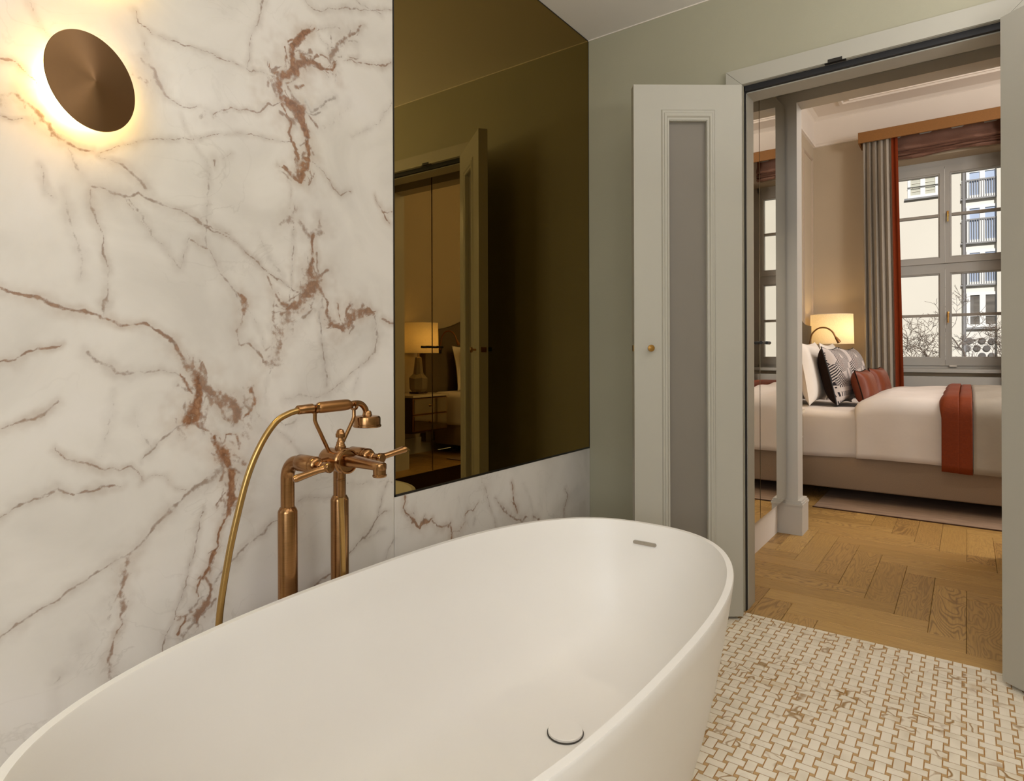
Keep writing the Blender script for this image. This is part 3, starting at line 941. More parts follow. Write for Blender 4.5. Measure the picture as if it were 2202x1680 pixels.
 ('D', .7, .7, [12], [(1275, 180), (1305, 240)]),
 ('D', .5, .7, [6, 10, 18, 14, 14, 22, 16, 8], [(1100, 155), (1150, 230), (1210, 310), (1270, 350), (1340, 382), (1385, 392), (1420, 345), (1445, 345)]),
 ('D', .5, .8, [8, 12], [(1510, 330), (1560, 380)]),
 ('D', .5, .75, [8, 10, 7, 6, 5], [(1838, 60), (1866, 130), (1840, 220), (1812, 300), (1800, 355)]),
 ('D', .4, .6, [8], [(1955, 320), (1990, 245), (2035, 205)]),
 ('D', .7, .7, [14, 20, 16, 14], [(2005, 350), (2030, 280), (2080, 262), (2110, 262)]),
 ('D', .1, .4, [5], [(1400, 10), (1460, 140), (1500, 280), (1560, 360)]),
]


def fractal(shape_yz, Yg, Zg, freqs, seed):
    rng = np.random.RandomState(seed)
    out = np.zeros_like(Yg)
    for f, a in freqs:
        n = 256
        T = rng.rand(n, n) * 2 - 1
        y = (Yg * f + 31.7) % n
        z = (Zg * f + 17.3) % n
        i0 = np.floor(y).astype(int) % n
        j0 = np.floor(z).astype(int) % n
        fy = y - np.floor(y)
        fz = z - np.floor(z)
        fy = fy * fy * (3 - 2 * fy)
        fz = fz * fz * (3 - 2 * fz)
        i1 = (i0 + 1) % n
        j1 = (j0 + 1) % n
        out += a * ((T[i0, j0] * (1 - fy) + T[i1, j0] * fy) * (1 - fz) + (T[i0, j1] * (1 - fy) + T[i1, j1] * fy) * fz)
    return out


def marble_slab(name, y0, y1, z0, z1, fy, fz, step, tags, parent, thick=0.012):
    ys = np.concatenate([np.linspace(y0, fy[0], 3)[:-1] if fy[0] > y0 + 1e-4 else [], np.linspace(fy[0], fy[1], int((fy[1] - fy[0]) / step) + 1)])
    zs = np.concatenate([np.linspace(z0, fz[0], 3)[:-1] if fz[0] > z0 + 1e-4 else [], np.linspace(fz[0], fz[1], int((fz[1] - fz[0]) / step) + 1), np.linspace(fz[1], z1, 4)[1:] if fz[1] < z1 - 1e-4 else []])
    ny, nz = len(ys), len(zs)
    Yg, Zg = np.meshgrid(ys, zs, indexing='ij')
    Yw = Yg + fractal(None, Yg, Zg, [(18, .0060), (60, .0034), (170, .0015)], 3)
    Zw = Zg + fractal(None, Yg, Zg, [(18, .0060), (60, .0034), (170, .0015)], 9)
    wid = np.clip(1.0 + fractal(None, Yg, Zg, [(30, .5), (80, .3)], 21), 0.5, 1.9)
    brk = np.clip(1.0 + fractal(None, Yg, Zg, [(45, .28), (150, .2)], 33), 0.55, 1.2)
    vein = np.zeros_like(Yg)
    warm = np.zeros_like(Yg)
    haze = np.zeros_like(Yg)
    for (tg, wm, st, ws, pts) in V:
        if tg not in tags:
            continue
        ox, oy, s = ZM[tg]
        if len(ws) != len(pts):
            ws = list(np.interp(np.linspace(0, 1, len(pts)), np.linspace(0, 1, len(ws)), ws)) if len(ws) > 1 else ws * len(pts)
        P = []
        for (px, py), w_ in zip(pts, ws):
            u, v_ = ox + px / s, oy + py / s
            a = onx(u, v_, 0.0)
            b_ = onx(u, v_ + (0.95 if (wm >= 0.5 and w_ >= 16) or tg == 'D' else 0.7) * w_ / s, 0.0)
            P.append((a.y, a.z, max(0.0011, abs(b_.z - a.z))))
        segs = [(p, q_, st, wm) for p, q_ in zip(P[:-1], P[1:])]
        if wm >= 0.5 and max(ws) >= 18:
            # loose flakes of rust along the broad veins
            vr = random.Random(int(pts[0][0] * 7 + pts[0][1]))
            for p, q_ in zip(P[:-1], P[1:]):
                hw0 = (p[2] + q_[2]) / 2
                if hw0 < 0.0045:
                    continue
                for _ in range(3):
                    t_ = vr.random()
                    cy_, cz_ = p[0] + (q_[0] - p[0]) * t_, p[1] + (q_[1] - p[1]) * t_
                    oy_, oz_ = vr.uniform(-2.2, 2.2) * hw0, vr.uniform(-1.6, 1.6) * hw0
                    ln_ = vr.uniform(0.6, 2.2) * hw0
                    an_ = math.atan2(q_[1] - p[1], q_[0] - p[0]) + vr.uniform(-0.7, 0.7)
                    segs.append(((cy_ + oy_ - ln_ * math.cos(an_), cz_ + oz_ - ln_ * math.sin(an_), hw0 * 0.18), (cy_ + oy_ + ln_ * math.cos(an_), cz_ + oz_ + ln_ * math.sin(an_), hw0 * 0.45), st * vr.uniform(0.55, 0.9), wm * vr.uniform(0.4, 0.9)))
        for (ya, za, wa), (yb, zb, wb), st, wm in segs:
            pad = 5.0 * max(wa, wb) + 0.02
            i0, i1 = np.searchsorted(ys, [min(ya, yb) - pad, max(ya, yb) + pad])
            j0, j1 = np.searchsorted(zs, [min(za, zb) - pad, max(za, zb) + pad])
            if i1 <= i0 or j1 <= j0:
                continue
            yy, zz = Yw[i0:i1, j0:j1], Zw[i0:i1, j0:j1]
            dy, dz = yb - ya, zb - za
            l2 = dy * dy + dz * dz + 1e-12
            t = np.clip(((yy - ya) * dy + (zz - za) * dz) / l2, 0, 1)
            d = np.hypot(yy - ya - t * dy, zz - za - t * dz)
            hw = (wa + (wb - wa) * t) * wid[i0:i1, j0:j1]
            g = st * np.exp(-(d / (hw * 1.15)) ** 2) * brk[i0:i1, j0:j1]
            h = st * 0.66 * np.exp(-(d / (hw * 2.7 + 0.006)) ** 2)
            cur = vein[i0:i1, j0:j1]
            better = g > cur
            warm[i0:i1, j0:j1] = np.where(better, wm, warm[i0:i1, j0:j1])
            vein[i0:i1, j0:j1] = np.maximum(cur, g)
            haze[i0:i1, j0:j1] = np.maximum(haze[i0:i1, j0:j1], h)
    co = np.zeros((ny * nz, 3), dtype=np.float32)
    co[:, 1] = Yg.ravel()
    co[:, 2] = Zg.ravel()
    I, J = np.meshgrid(np.arange(ny - 1), np.arange(nz - 1), indexing='ij')
    a = (I * nz + J).ravel()
    quads = np.stack([a, a + nz, a + nz + 1, a + 1], axis=1)
    # rim and back so that the slab has its real thickness
    rim = np.concatenate([np.arange(0, nz), np.arange(1, ny) * nz + nz - 1, np.arange(nz - 2, -1, -1) + (ny - 1) * nz, np.arange(ny - 2, 0, -1) * nz])
    back = co[rim].copy()
    back[:, 0] = -thick
    nb = len(rim)
    b0 = ny * nz
    k = np.arange(nb)
    k2 = (k + 1) % nb
    sides = np.stack([rim[k], rim[k2], b0 + k2, b0 + k], axis=1)
    allq = np.concatenate([quads, sides]).astype(np.int32)
    allco = np.concatenate([co, back])
    me = bpy.data.meshes.new(name)
    me.vertices.add(len(allco))
    me.vertices.foreach_set('co', allco.ravel())
    me.loops.add(len(allq) * 4)
    me.loops.foreach_set('vertex_index', allq.ravel())
    me.polygons.add(len(allq))
    me.polygons.foreach_set('loop_start', np.arange(0, len(allq) * 4, 4, dtype=np.int32))
    me.update(calc_edges=True)
    for nm, arr in (('vein', vein), ('warm', warm), ('haze', haze)):
        at = me.attributes.new(nm, 'FLOAT', 'POINT')
        at.data.foreach_set('value', np.concatenate([arr.ravel(), np.zeros(nb)]).astype(np.float32))
    return link(name, me, 'marble', parent)


# ------------------------------------------------------------------ bathroom shell
wl = struct(MB().box(-0.22, -0.0125, BY0 - 0.2, BY1 + 0.12, 0, BZ).build('wall_left', 'green'), 'wall behind the marble slabs and mirror')
marble_slab('marble_slab', BY0, MY0 - 0.001, 0.0, BZ, (0.10, MY0 - 0.001), (0.40, 2.22), 0.0026, 'ABCS', wl)
marble_slab('marble_slab', MY0 + 0.001, BY1, 0.0, MZ0 - 0.004, (MY0 + 0.001, BY1), (0.36, MZ0 - 0.004), 0.0026, 'CD', wl)

wb = MB()
wb.box(0.0, JX0 - 0.002, BY1, BY1 + 0.12, 0, BZ)
wb.box(JX1 + 0.002, BX1 + 0.2, BY1, BY1 + 0.12, 0, BZ)
wb.box(JX0 - 0.002, JX1 + 0.002, BY1, BY1 + 0.12, DTOP + 0.03, BZ)
struct(wb.build('wall_back', 'green'), 'sage green wall with the double door opening')
struct(MB().box(BX1, BX1 + 0.2, BY0 - 0.2, BY1, 0, BZ).build('wall_right', 'green'))
wr = MB()
wr.box(-0.22, 1.0, BY0 - 0.2, BY0, 0, BZ).box(2.5, BX1, BY0 - 0.2, BY0, 0, BZ)
wr.box(1.0, 2.5, BY0 - 0.2, BY0, 0, 0.8).box(1.0, 2.5, BY0 - 0.2, BY0, 2.3, BZ)
struct(wr.build('wall_rear', 'green'))
w2 = empty('window_2', (1.75, BY0 - 0.1, 0.8))
w2['kind'] = 'structure'
w2['label'] = 'bathroom window behind the viewer, opaque pane added against sun'
_m = Matrix.Translation(-Vector(w2.location))
MB().box(1.0, 2.5, BY0 - 0.12, BY0 - 0.10, 0.8, 2.3).move(_m).build('sun_blocking_pane', 'plastic', w2)  # opaque pane, added to keep the sun out of the room
_f = MB().box(1.0, 1.06, BY0 - 0.1, BY0 - 0.04, 0.8, 2.3).box(2.44, 2.5, BY0 - 0.1, BY0 - 0.04, 0.8, 2.3)
_f.box(1.06, 2.44, BY0 - 0.1, BY0 - 0.04, 0.8, 0.86).box(1.06, 2.44, BY0 - 0.1, BY0 - 0.04, 2.24, 2.3)
_f.move(_m).build('window_frame', 'frame_grey', w2)
struct(MB().box(-0.22, BX1 + 0.2, BY0 - 0.2, BY1 + 0.12, BZ, BZ + 0.1).build('ceiling', 'white'), 'plain white bathroom ceiling')

struct(MB().box(0.001, JX0 + 1.5, BY1 - 0.004, BY1, BZ - 0.004, BZ).build('trim_5', 'plaster'), 'thin white bead where the green wall meets the ceiling')

# floor: grout bed with basket-weave marble mosaic
THR = 2.588
fl = struct(MB().box(-0.02, BX1, BY0, THR, -0.06, -0.0012).build('floor', 'grout'), 'basket-weave marble mosaic floor with ochre grout')
TP, TL, TW = 0.038, 0.0462, 0.0236
ch = 0.0003


def tile_geo(cx, cy, lx, ly):
    x0, x1, y0, y1 = max(cx - lx / 2, 0.0), min(cx + lx / 2, BX1), max(cy - ly / 2, BY0), min(cy + ly / 2, THR - 0.001)
    if x1 - x0 < 0.003 or y1 - y0 < 0.003:
        return None
    vs = [(x0, y0, -0.003), (x1, y0, -0.003), (x1, y1, -0.003), (x0, y1, -0.003), (x0, y0, -ch), (x1, y0, -ch), (x1, y1, -ch), (x0, y1, -ch), (x0 + ch, y0 + ch, 0), (x1 - ch, y0 + ch, 0), (x1 - ch, y1 - ch, 0), (x0 + ch, y1 - ch, 0)]
    fs = [(8, 9, 10, 11)] + [(k, (k + 1) % 4, 4 + (k + 1) % 4, 4 + k) for k in range(4)] + [(4 + k, 4 + (k + 1) % 4, 8 + (k + 1) % 4, 8 + k) for k in range(4)]
    return vs, fs


tiles = []
dots = MB()
for i in range(-33, 48):
    for j in range(-112, 12):
        cx, cy = 1.1927 + i * TP, 2.2755 + j * TP
        if not (-0.02 < cx < BX1 + 0.02 and BY0 - 0.02 < cy < THR + 0.02):
            continue
        vert = (i + j) % 2 == 0
        g = tile_geo(cx, cy, TW if vert else TL, TL if vert else TW)
        if g is None:
            continue
        u, v_, t = proj((cx, cy, 0))
        inside = t > 0.1 and 1480 < u < 2202 and 1290 < v_ < 1680
        # hidden under the bath or behind the door leaves
        hid = ((cx - .61) / .40) ** 2 + ((cy - 1.05) / .83) ** 2 < 1
        size = 1.0 / t if (inside and not hid) else -1
        tiles.append((size, random.random(), g))
        dx, dy = cx + TP / 2, cy + TP / 2
        if dy < THR - 0.006 and 0.01 < dx < BX1 - 0.01 and dy > BY0 + 0.01:
            r = (TL - TW) / 4
            dots.add([(dx - r, dy - r, -0.0004), (dx + r, dy - r, -0.0004), (dx + r, dy + r, -0.0004), (dx - r, dy + r, -0.0004)], [(0, 1, 2, 3)])
tiles.sort(key=lambda a: -a[0])


def set_rnd(me, vals):
    at = me.attributes.new('rnd', 'FLOAT', 'POINT')
    at.data.foreach_set('value', np.array(vals, dtype=np.float32))


rest = MB()
restr = []
for k, (s, rv, g) in enumerate(tiles):
    if k < 295 and s > 0:
        me = bpy.data.meshes.new('tile')
        me.from_pydata(g[0], [], g[1])
        set_rnd(me, [rv] * 12)
        link('tile', me, 'tile', fl)
    else:
        rest.add(*g)
        restr += [rv] * 12
me = bpy.data.meshes.new('mosaic_tiles')
me.from_pydata(rest.v, [], rest.f)
set_rnd(me, restr)
o = link('mosaic_tiles', me, 'tile', fl)
o['kind'] = 'stuff'
o = dots.build('mosaic_dots', 'dot', fl)
o['kind'] = 'stuff'

# ------------------------------------------------------------------ oak herringbone floor
fb = struct(MB().box(HX - 0.02, BCX, THR, WY, -0.06, -0.014).build('floor_bedroom', 'rugedge'), 'oak herringbone floor of the passage and bedroom')
PWD, PLN = 0.118, 0.59
regions = [(0.535, 1.76, THR, PY1), (HX, BCX, PY1, WY)]


def plank(x0, x1, y0, y1, alongx):
    for (a, b_, c, d) in regions:
        X0, X1, Y0, Y1 = max(x0, a), min(x1, b_), max(y0, c), min(y1, d)
        if X1 - X0 < 0.012 or Y1 - Y0 < 0.012:
            continue
        lx, ly = (X1 - X0, Y1 - Y0) if alongx else (Y1 - Y0, X1 - X0)
        e, c2 = 0.0005, 0.0015
        hx, hy = lx / 2 - e, ly / 2 - e
        vs = [(sx * hx, sy * hy, -0.014) for sx, sy in ((-1, -1), (1, -1), (1, 1), (-1, 1))]
        vs += [(sx * hx, sy * hy, -c2) for sx, sy in ((-1, -1), (1, -1), (1, 1), (-1, 1))]
        vs += [(sx * (hx - c2), sy * (hy - c2), 0) for sx, sy in ((-1, -1), (1, -1), (1, 1), (-1, 1))]
        fs = [(8, 9, 10, 11)] + [(k, (k + 1) % 4, 4 + (k + 1) % 4, 4 + k) for k in range(4)] + [(4 + k, 4 + (k + 1) % 4, 8 + (k + 1) % 4, 8 + k) for k in range(4)]
        me = bpy.data.meshes.new('plank')
        me.from_pydata(vs, [], fs)
        o = link('plank', me, 'oak', fb, loc=((X0 + X1) / 2, (Y0 + Y1) / 2, 0))
        if not alongx:
            o.rotation_euler = (0, 0, math.pi / 2)


for k in range(-14, 30):
    for m_ in range(-5, 8):
        x = 1.327 + k * PWD
        yb = 2.80 - k * PWD + m_ * 2 * PLN
        plank(x, x + PWD, yb, yb + PLN, False)
        # board lying across, resting on the next upright board
        plank(x + PWD, x + PWD + PLN, yb + PLN - PWD, yb + PLN, True)

# ------------------------------------------------------------------ door frame
fr = empty('trim_1', (JX0, BY1, 0))
fr['kind'] = 'structure'
fr['label'] = 'lacquered double door frame with black seal'


def child(mb, name, mat, parent, smooth=False, angle=None):
    loc = parent.matrix_world.translation if parent.parent is None else None
    bpy_loc = Vector(parent.location)
    rz = parent.rotation_euler.z
    mb.move(Matrix.Rotation(-rz, 4, 'Z') @ Matrix.Translation(-bpy_loc))
    return mb.build(name, mat, parent, smooth, angle)


CW = 0.068


def mitre(xa, xb, top):
    return xa, xb, top


y0c, y1c = BY1 - 0.018, BY1
child(MB().prism([(JX0 - CW, 0), (JX0 - 0.004, 0), (JX0 - 0.004, DTOP + 0.02), (JX0 - CW, DTOP + 0.084)], y0c, y1c), 'casing', 'door', fr)
child(MB().prism([(JX1 + CW, 0), (JX1 + 0.004, 0), (JX1 + 0.004, DTOP + 0.02), (JX1 + CW, DTOP + 0.084)], y0c, y1c), 'casing', 'door', fr)
child(MB().prism([(JX0 - CW, DTOP + 0.0855), (JX1 + CW, DTOP + 0.0855), (JX1 + 0.004, DTOP + 0.021), (JX0 - 0.004, DTOP + 0.021)], y0c, y1c), 'casing', 'door', fr)
# jamb linings behind the stop
child(MB().box(JX0 - 0.02, JX0 + 0.004, BY1 + 0.022, BY1 + 0.12, 0, DTOP), 'jamb', 'door', fr)
child(MB().box(JX1 - 0.004, JX1 + 0.02, BY1 + 0.022, BY1 + 0.12, 0, DTOP), 'jamb', 'door', fr)
child(MB().box(JX0 - 0.02, JX1 + 0.02, BY1 + 0.022, BY1 + 0.12, DTOP - 0.006, DTOP + 0.03), 'jamb_head', 'door', fr)
child(MB().box(JX0 - 0.02, JX1 + 0.02, BY1 - 0.012, BY1 + 0.004, DTOP + 0.02, DTOP + 0.03), 'rebate', 'door', fr)
sl = MB().box(JX0 - 0.018, JX0 + 0.002, BY1 + 0.004, BY1 + 0.021, 0, DTOP + 0.02)
sl.box(JX1 - 0.002, JX1 + 0.018, BY1 + 0.004, BY1 + 0.021, 0, DTOP + 0.02)
sl.box(JX0 - 0.018, JX1 + 0.018, BY1 + 0.004, BY1 + 0.021, DTOP - 0.002, DTOP + 0.02)
child(sl, 'door_seal', 'seal', fr)
# striker plate of the shoot bolt
for cxp in (1.055,):
    pl = MB().box(cxp - 0.036, cxp + 0.036, BY1 - 0.0185, BY1 - 0.002, DTOP + 0.0185, DTOP + 0.0205).box(cxp - 0.024, cxp + 0.024, BY1 - 0.0205, BY1 - 0.0178, DTOP + 0.0185, DTOP + 0.031)
    child(pl, 'striker_plate', 'mirror_dark', fr)


# door leaves
def leaf(name, hinge, free, label, flip):
    H_, F_ = Vector((hinge[0], hinge[1], 0)), Vector((free[0], free[1], 0))
    d = (F_ - H_)
    wd = d.length
    ang = math.atan2(d.y, d.x)
    root = empty(name, (H_.x, H_.y, 0.012), ang)
    root['kind'] = 'structure'
    root['label'] = label
    s = 1 if flip else -1           # local +y*s is the face seen from the bathroom
    T, hh = 0.044, 2.098

    def yb(a, b_):
        return sorted((s * a, s * b_))
    # frame of stiles and rails around the sunk panel; face at y=0, thickness behind
    a0, a1 = 0.25 * wd, 0.746 * wd          # moulding outer
    p0, p1 = 0.325 * wd, 0.672 * wd         # panel
    z0, z1, pz0, pz1 = 0.20, 2.0, 0.245, 1.955
    q = yb(0, -T)
    f = MB()
    f.box(0, p0, q[0], q[1], 0, hh).box(p1, wd, q[0], q[1], 0, hh).box(p0, p1, q[0], q[1], 0, pz0).box(p0, p1, q[0], q[1], pz1, hh)
    f.build('leaf_frame', 'door', root)
    q = yb(-0.018, -T + 0.018)
    MB().box(p0 - .002, p1 + .002, q[0], q[1], pz0 - .002, pz1 + .002).build('panel', 'doorpanel', root)
    for side in (1, -1):
        base = 0.0 if side == 1 else -T
        mo = MB()
        prof = [(0.0, 0.0), (0.004, 0.006), (0.010, 0.006), (0.012, 0.009), (0.020, 0.009), (0.024, 0.004), (0.030, 0.003), (0.032, -0.012)]
        wprof = (p0 - a0) / 0.032
        rings = []
        for (w_, h_) in prof:
            w2 = w_ * wprof
            zz = w_ / 0.032 * (z1 - pz1)
            yy = s * (base + side * h_)
            rings.append([(a0 + w2, yy, z0 + zz), (a1 - w2, yy, z0 + zz), (a1 - w2, yy, z1 - zz), (a0 + w2, yy, z1 - zz)])
        mo.loft(rings)
        mo.build('moulding', 'door', root)
    # small round knob near the free edge
    MB().lathe([(0.0045, 0.0), (0.005, 0.012), (0.0055, 0.016), (0.0125, 0.019), (0.0135, 0.021), (0.0135, 0.026), (0.0128, 0.0275), (0.0, 0.0285)], 28, (0.858 * wd, 0, 1.06), (0, s, 0)).build('knob', 'brass', root, True)
    q = yb(-T - 0.001, -T - 0.028)
    MB().bbox(0.80 * wd, 0.92 * wd, q[0], q[1], 1.052, 1.072, 0.004).build('door_pull', 'black', root)
    q = yb(-T * 0.2, -T * 0.8)
    MB().box(wd - 0.001, wd + 0.0015, q[0], q[1], 1.048, 1.072).build('latch_plate', 'brass', root)
    return root


leaf('door_1', (0.735, 2.513), (0.394, 2.254), 'pale lacquered narrow door leaf with taupe panel and brass knob', True)
leaf('door_2', (1.537, 2.500), (1.537 + 0.766 * 0.427, 2.500 - 0.643 * 0.427), 'pale lacquered narrow door leaf hinged on the right jamb', False)

# ------------------------------------------------------------------ passage
wp = MB().box(0.30, 0.536, BY1 + 0.12, PY0, 0, 2.6)
struct(wp.build('wall_passage_left', 'frame_grey'))
struct(MB().box(1.744, 1.98, BY1 + 0.12, PY0, 0, 2.6).build('wall_passage_right', 'frame_grey'))
struct(MB().box(0.30, 1.98, BY1 + 0.12, PY0, 2.56, 2.66).build('ceiling_passage', 'frame_grey'))
wf = MB()
wf.box(-0.2, PX0, PY0, PY1, 0, BCZ).box(PX1, BCX, PY0, PY1, 0, BCZ).box(PX0, PX1, PY0, PY1, PTOP, BCZ)
struct(wf.build('wall_bedroom_near', 'frame_grey'), 'grey lacquered wall around the opening to the bedroom')
for nm, xa, xb, sgn in (('trim_2', 0.538, PX0 + 0.025, 1), ('trim_3', PX1 - 0.025, 1.742, -1)):
    po = empty(nm, ((xa + xb) / 2, (PY0 + PY1) / 2, 0))
    po['kind'] = 'structure'
    po['label'] = 'stepped plinth block at the foot of the opening'
    child(MB().box(xa, xb, PY0 - 0.012, PY1 + 0.03, 0, 0.168), 'plinth_block', 'frame_grey', po)
    e = 0.004 * sgn
    child(MB().box(min(xa, xa + (e if sgn < 0 else 0)), max(xb, xb + (e if sgn > 0 else 0)), PY0 - 0.016, PY1 + 0.034, 0.168, 0.178), 'plinth_moulding', 'frame_grey', po)
    child(MB().box(xa, xb, PY0 - 0.010, PY1 + 0.028, 0.178, 0.188), 'plinth_moulding', 'frame_grey', po)
    child(MB().box(xa + (0.006 if sgn < 0 else 0), xb - (0.006 if sgn > 0 else 0), PY0 - 0.006, PY1 + 0.024, 0.188, 0.198), 'plinth_moulding', 'frame_grey', po)


def wardrobe(side, label):
    s = 1 if side == 'l' else -1
    xf = CABL if s > 0 else CABR
    xw = 0.538 if s > 0 else 1.742
    root = empty('mirrored_wardrobe', ((xf + xw) / 2, 3.29, 0))
    tag(root, label, 'wardrobe', 'mirrored wardrobes lining the passage')

    def bx(x0, x1):
        return sorted((x0, x1))
    a, b_ = bx(xw + s * 0.003, xf - s * 0.022)
    child(MB().box(a, b_, BY1 + 0.125, PY0 - 0.014, 0.2, 2.475), 'carcass', 'frame_grey', root)
    a, b_ = bx(xw + s * 0.001, xw + s * 0.012)
    child(MB().box(a, b_, BY1 + 0.125, PY0 - 0.014, 0.0, 0.2), 'plinth', 'plaster' if s > 0 else 'dwood', root)
    for (ya, yb_) in ((BY1 + 0.126, 3.287), (3.293, PY0 - 0.016)):
        a, b_ = bx(xf - s * 0.02, xf - s * 0.004)
        d = child(MB().box(a, b_, ya, yb_, 0.206, 2.47), 'door', 'edgegold', root)
        a, b_ = bx(xf - s * 0.004, xf)
        m_ = MB().box(a, b_, ya + 0.0025, yb_ - 0.0025, 0.2085, 2.4675)
        m_.move(Matrix.Translation(-Vector(root.location)))
        m_.build('mirror_pane', 'mirror', d)
        hy = (3.287 - 0.080, 3.287 - 0.022) if ya < 3.2 else (3.293 + 0.022, 3.293 + 0.080)
        h = MB().tube([(xf + s * 0.026, hy[0], 1.104), (xf + s * 0.026, hy[1], 1.104)], 0.0085, 14)
        for yy in (hy[0] + 0.012, hy[1] - 0.012):
            h.tube([(xf, yy, 1.104), (xf + s * 0.026, yy, 1.104)], 0.005, 10)
        h.move(Matrix.Translation(-Vector(root.location)))
        h.build('handle', 'black', d, True)
    return root


wardrobe('l', 'tall wardrobe with mirrored doors, beside the door leaf with the brass knob')
wardrobe('r', 'tall mirrored wardrobe opposite, seen in the bronze mirror with two black bar handles')

# ------------------------------------------------------------------ bedroom shell
wh = MB().box(HX - 0.2, HX, PY1, WY + 0.3, 0, BCZ)
hw_ = struct(wh.build('wall_headboard', 'bedwall'), 'beige bedroom wall behind the headboard')
# frame mouldings on the headboard wall
for (ya, yb_) in ((7.03, 7.5),):
    mo = MB()
    for (w_, h_) in ((0, 0),):
        pass
    rings = []
    for (w_, h_) in ((0.0, 0.0), (0.006, 0.012), (0.018, 0.012), (0.028, 0.004), (0.03, 0.0)):
        rings.append([(HX + h_, ya + w_, 0.5 + w_), (HX + h_, yb_ - w_, 0.5 + w_), (HX + h_, yb_ - w_, 3.2 - w_), (HX + h_, ya + w_, 3.2 - w_)])
    mo.loft(rings)
    mo.build('panel_moulding', 'bedwall2', hw_)
ww = MB()
OX0, OX1, OZ0, OZ1 = 0.70, 1.84, 0.85, 3.05
ww.box(HX - 0.2, OX0, WY, WY + 0.42, 0, BCZ).box(OX1, BCX, WY, WY + 0.42, 0, BCZ)
ww.box(OX0, OX1, WY, WY + 0.42, OZ1, BCZ).box(OX0, OX1, WY, WY + 0.42, -0.05, OZ0)
struct(ww.build('wall_window', 'bedwall'), 'beige bedroom wall with the tall window')
struct(MB().box(BCX, BCX + 0.2, PY0, WY + 0.3, 0, BCZ).build('wall_bedroom_far', 'bedwall'))
ce = struct(MB().box(HX - 0.2, BCX + 0.2, PY0, WY + 0.42, BCZ, BCZ + 0.1).build('ceiling_bedroom', 'plaster'), 'white bedroom ceiling with stucco frames')
# stucco frames on the ceiling
for off, w_ in ((0.30, 0.05), (0.40, 0.02), (0.55, 0.035)):
    rings = []
    for (a, h_) in ((0, 0), (0.01, 0.016), (w_ - 0.01, 0.016), (w_, 0)):
        x0, x1, yy0, yy1 = HX + off + a, BCX - off - a, PY1 + off + a, WY - off - a
        rings.append([(x0, yy0, BCZ - h_), (x1, yy0, BCZ - h_), (x1, yy1, BCZ - h_), (x0, yy1, BCZ - h_)])
    MB().loft(rings).build('stucco_moulding', 'plaster', ce)
# frieze and cornice
rings = []
for (a, z_) in ((0.0, 3.34), (0.022, 3.345), (0.026, 3.36), (0.02, 3.375), (0.01, 3.38), (0.008, 3.63), (0.02, 3.64), (0.05, 3.655), (0.06, BCZ)):
    rings.append([(HX + a, PY1 + a, z_), (BCX - a, PY1 + a, z_), (BCX - a, WY - a, z_), (HX + a, WY - a, z_)])
o = MB().loft(rings).build('trim_4', 'plaster')
struct(o, 'white plaster cornice below the bedroom ceiling')
bs = MB()
bs.box(HX, HX + 0.018, PY1, WY, 0, 0.17).box(HX, OX0 - 0.1, WY - 0.018, WY, 0, 0.17)
struct(bs.build('baseboard_bedroom', 'frame_grey'))

# ------------------------------------------------------------------ window
win = empty('window_1', (1.266, 7.87, OZ0))
win['kind'] = 'structure'
win['label'] = 'tall double casement window with brass handles'
WX0, WX1, WZ0, WZ1 = 0.735, 1.797, 0.90, 3.0
GY0, GY1 = 7.84, 7.90
fx = MB()
fx.box(OX0, WX0 + 0.012, GY0, GY1 + 0.03, OZ0, OZ1).box(WX1 - 0.012, OX1, GY0, GY1 + 0.03, OZ0, OZ1)
fx.box(WX0, WX1, GY0, GY1 + 0.03, WZ1 - 0.02, OZ1).box(WX0, WX1, GY0, GY1 + 0.03, OZ0, WZ0 + 0.025)
fx.box(WX0, WX1, GY0 + 0.004, GY1 + 0.03, 1.925, 1.988)
child(fx, 'outer_frame', 'winframe', win)
PX = ((0.807, 1.209), (1.323, 1.725))
PZ = ((2.05, 2.90, 2.480), (1.01, 1.862, 1.440))
for (ga, gb) in PX:
    for (za, zb, bar) in PZ:
        top = za > 1.9
        xo0, xo1 = (WX0 + 0.006, 1.2645) if ga < 1.2 else (1.2675, WX1 - 0.006)
        zo0, zo1 = (1.978, WZ1 - 0.012) if top else (WZ0 + 0.018, 1.932)
        f = MB()
        ya, yb_ = GY0 - 0.012, GY1
        rings = []
        for (x0, x1, zz0, zz1, yy) in ((xo0, xo1, zo0, zo1, yb_), (xo0, xo1, zo0, zo1, ya), (ga - .014, gb + .014, za - .014, zb + .014, ya), (ga - .011, gb + .011, za - .011, zb + .011, ya + .008), (ga, gb, za, zb, ya + .012), (ga, gb, za, zb, yb_)):
            rings.append([(x0, yy, zz0), (x1, yy, zz0), (x1, yy, zz1), (x0, yy, zz1)])
        f.loft(rings + [rings[0]])
        sa = child(f, 'sash', 'winframe', win)
        wo = Matrix.Translation(-Vector(win.location))
        MB().box(ga, gb, ya + 0.014, yb_ - 0.006, bar - 0.014, bar + 0.014).move(wo).build('glazing_bar', 'winbar', sa)
        for (c, d) in ((za, bar - 0.014), (bar + 0.014, zb)):
            MB().box(ga, gb, 7.868, 7.872, c, d).move(wo).build('pane', 'pane', sa)
        if ga > 1.2:
            hz = 2.46 if top else 1.42
            h = MB().bbox(1.282, 1.302, ya - 0.008, ya, hz - 0.005, hz + 0.055, 0.004)
            h.tube([(1.292, ya - 0.005, hz + 0.03), (1.292, ya - 0.038, hz + 0.03)], 0.007, 12)
            h.tube([(1.292, ya - 0.036, hz + 0.038), (1.292, ya - 0.040, hz), (1.292, ya - 0.036, hz - 0.06)], [0.010, 0.008, 0.009], 12)
            h.move(wo)
            h.build('window_handle', 'brass', sa, True)
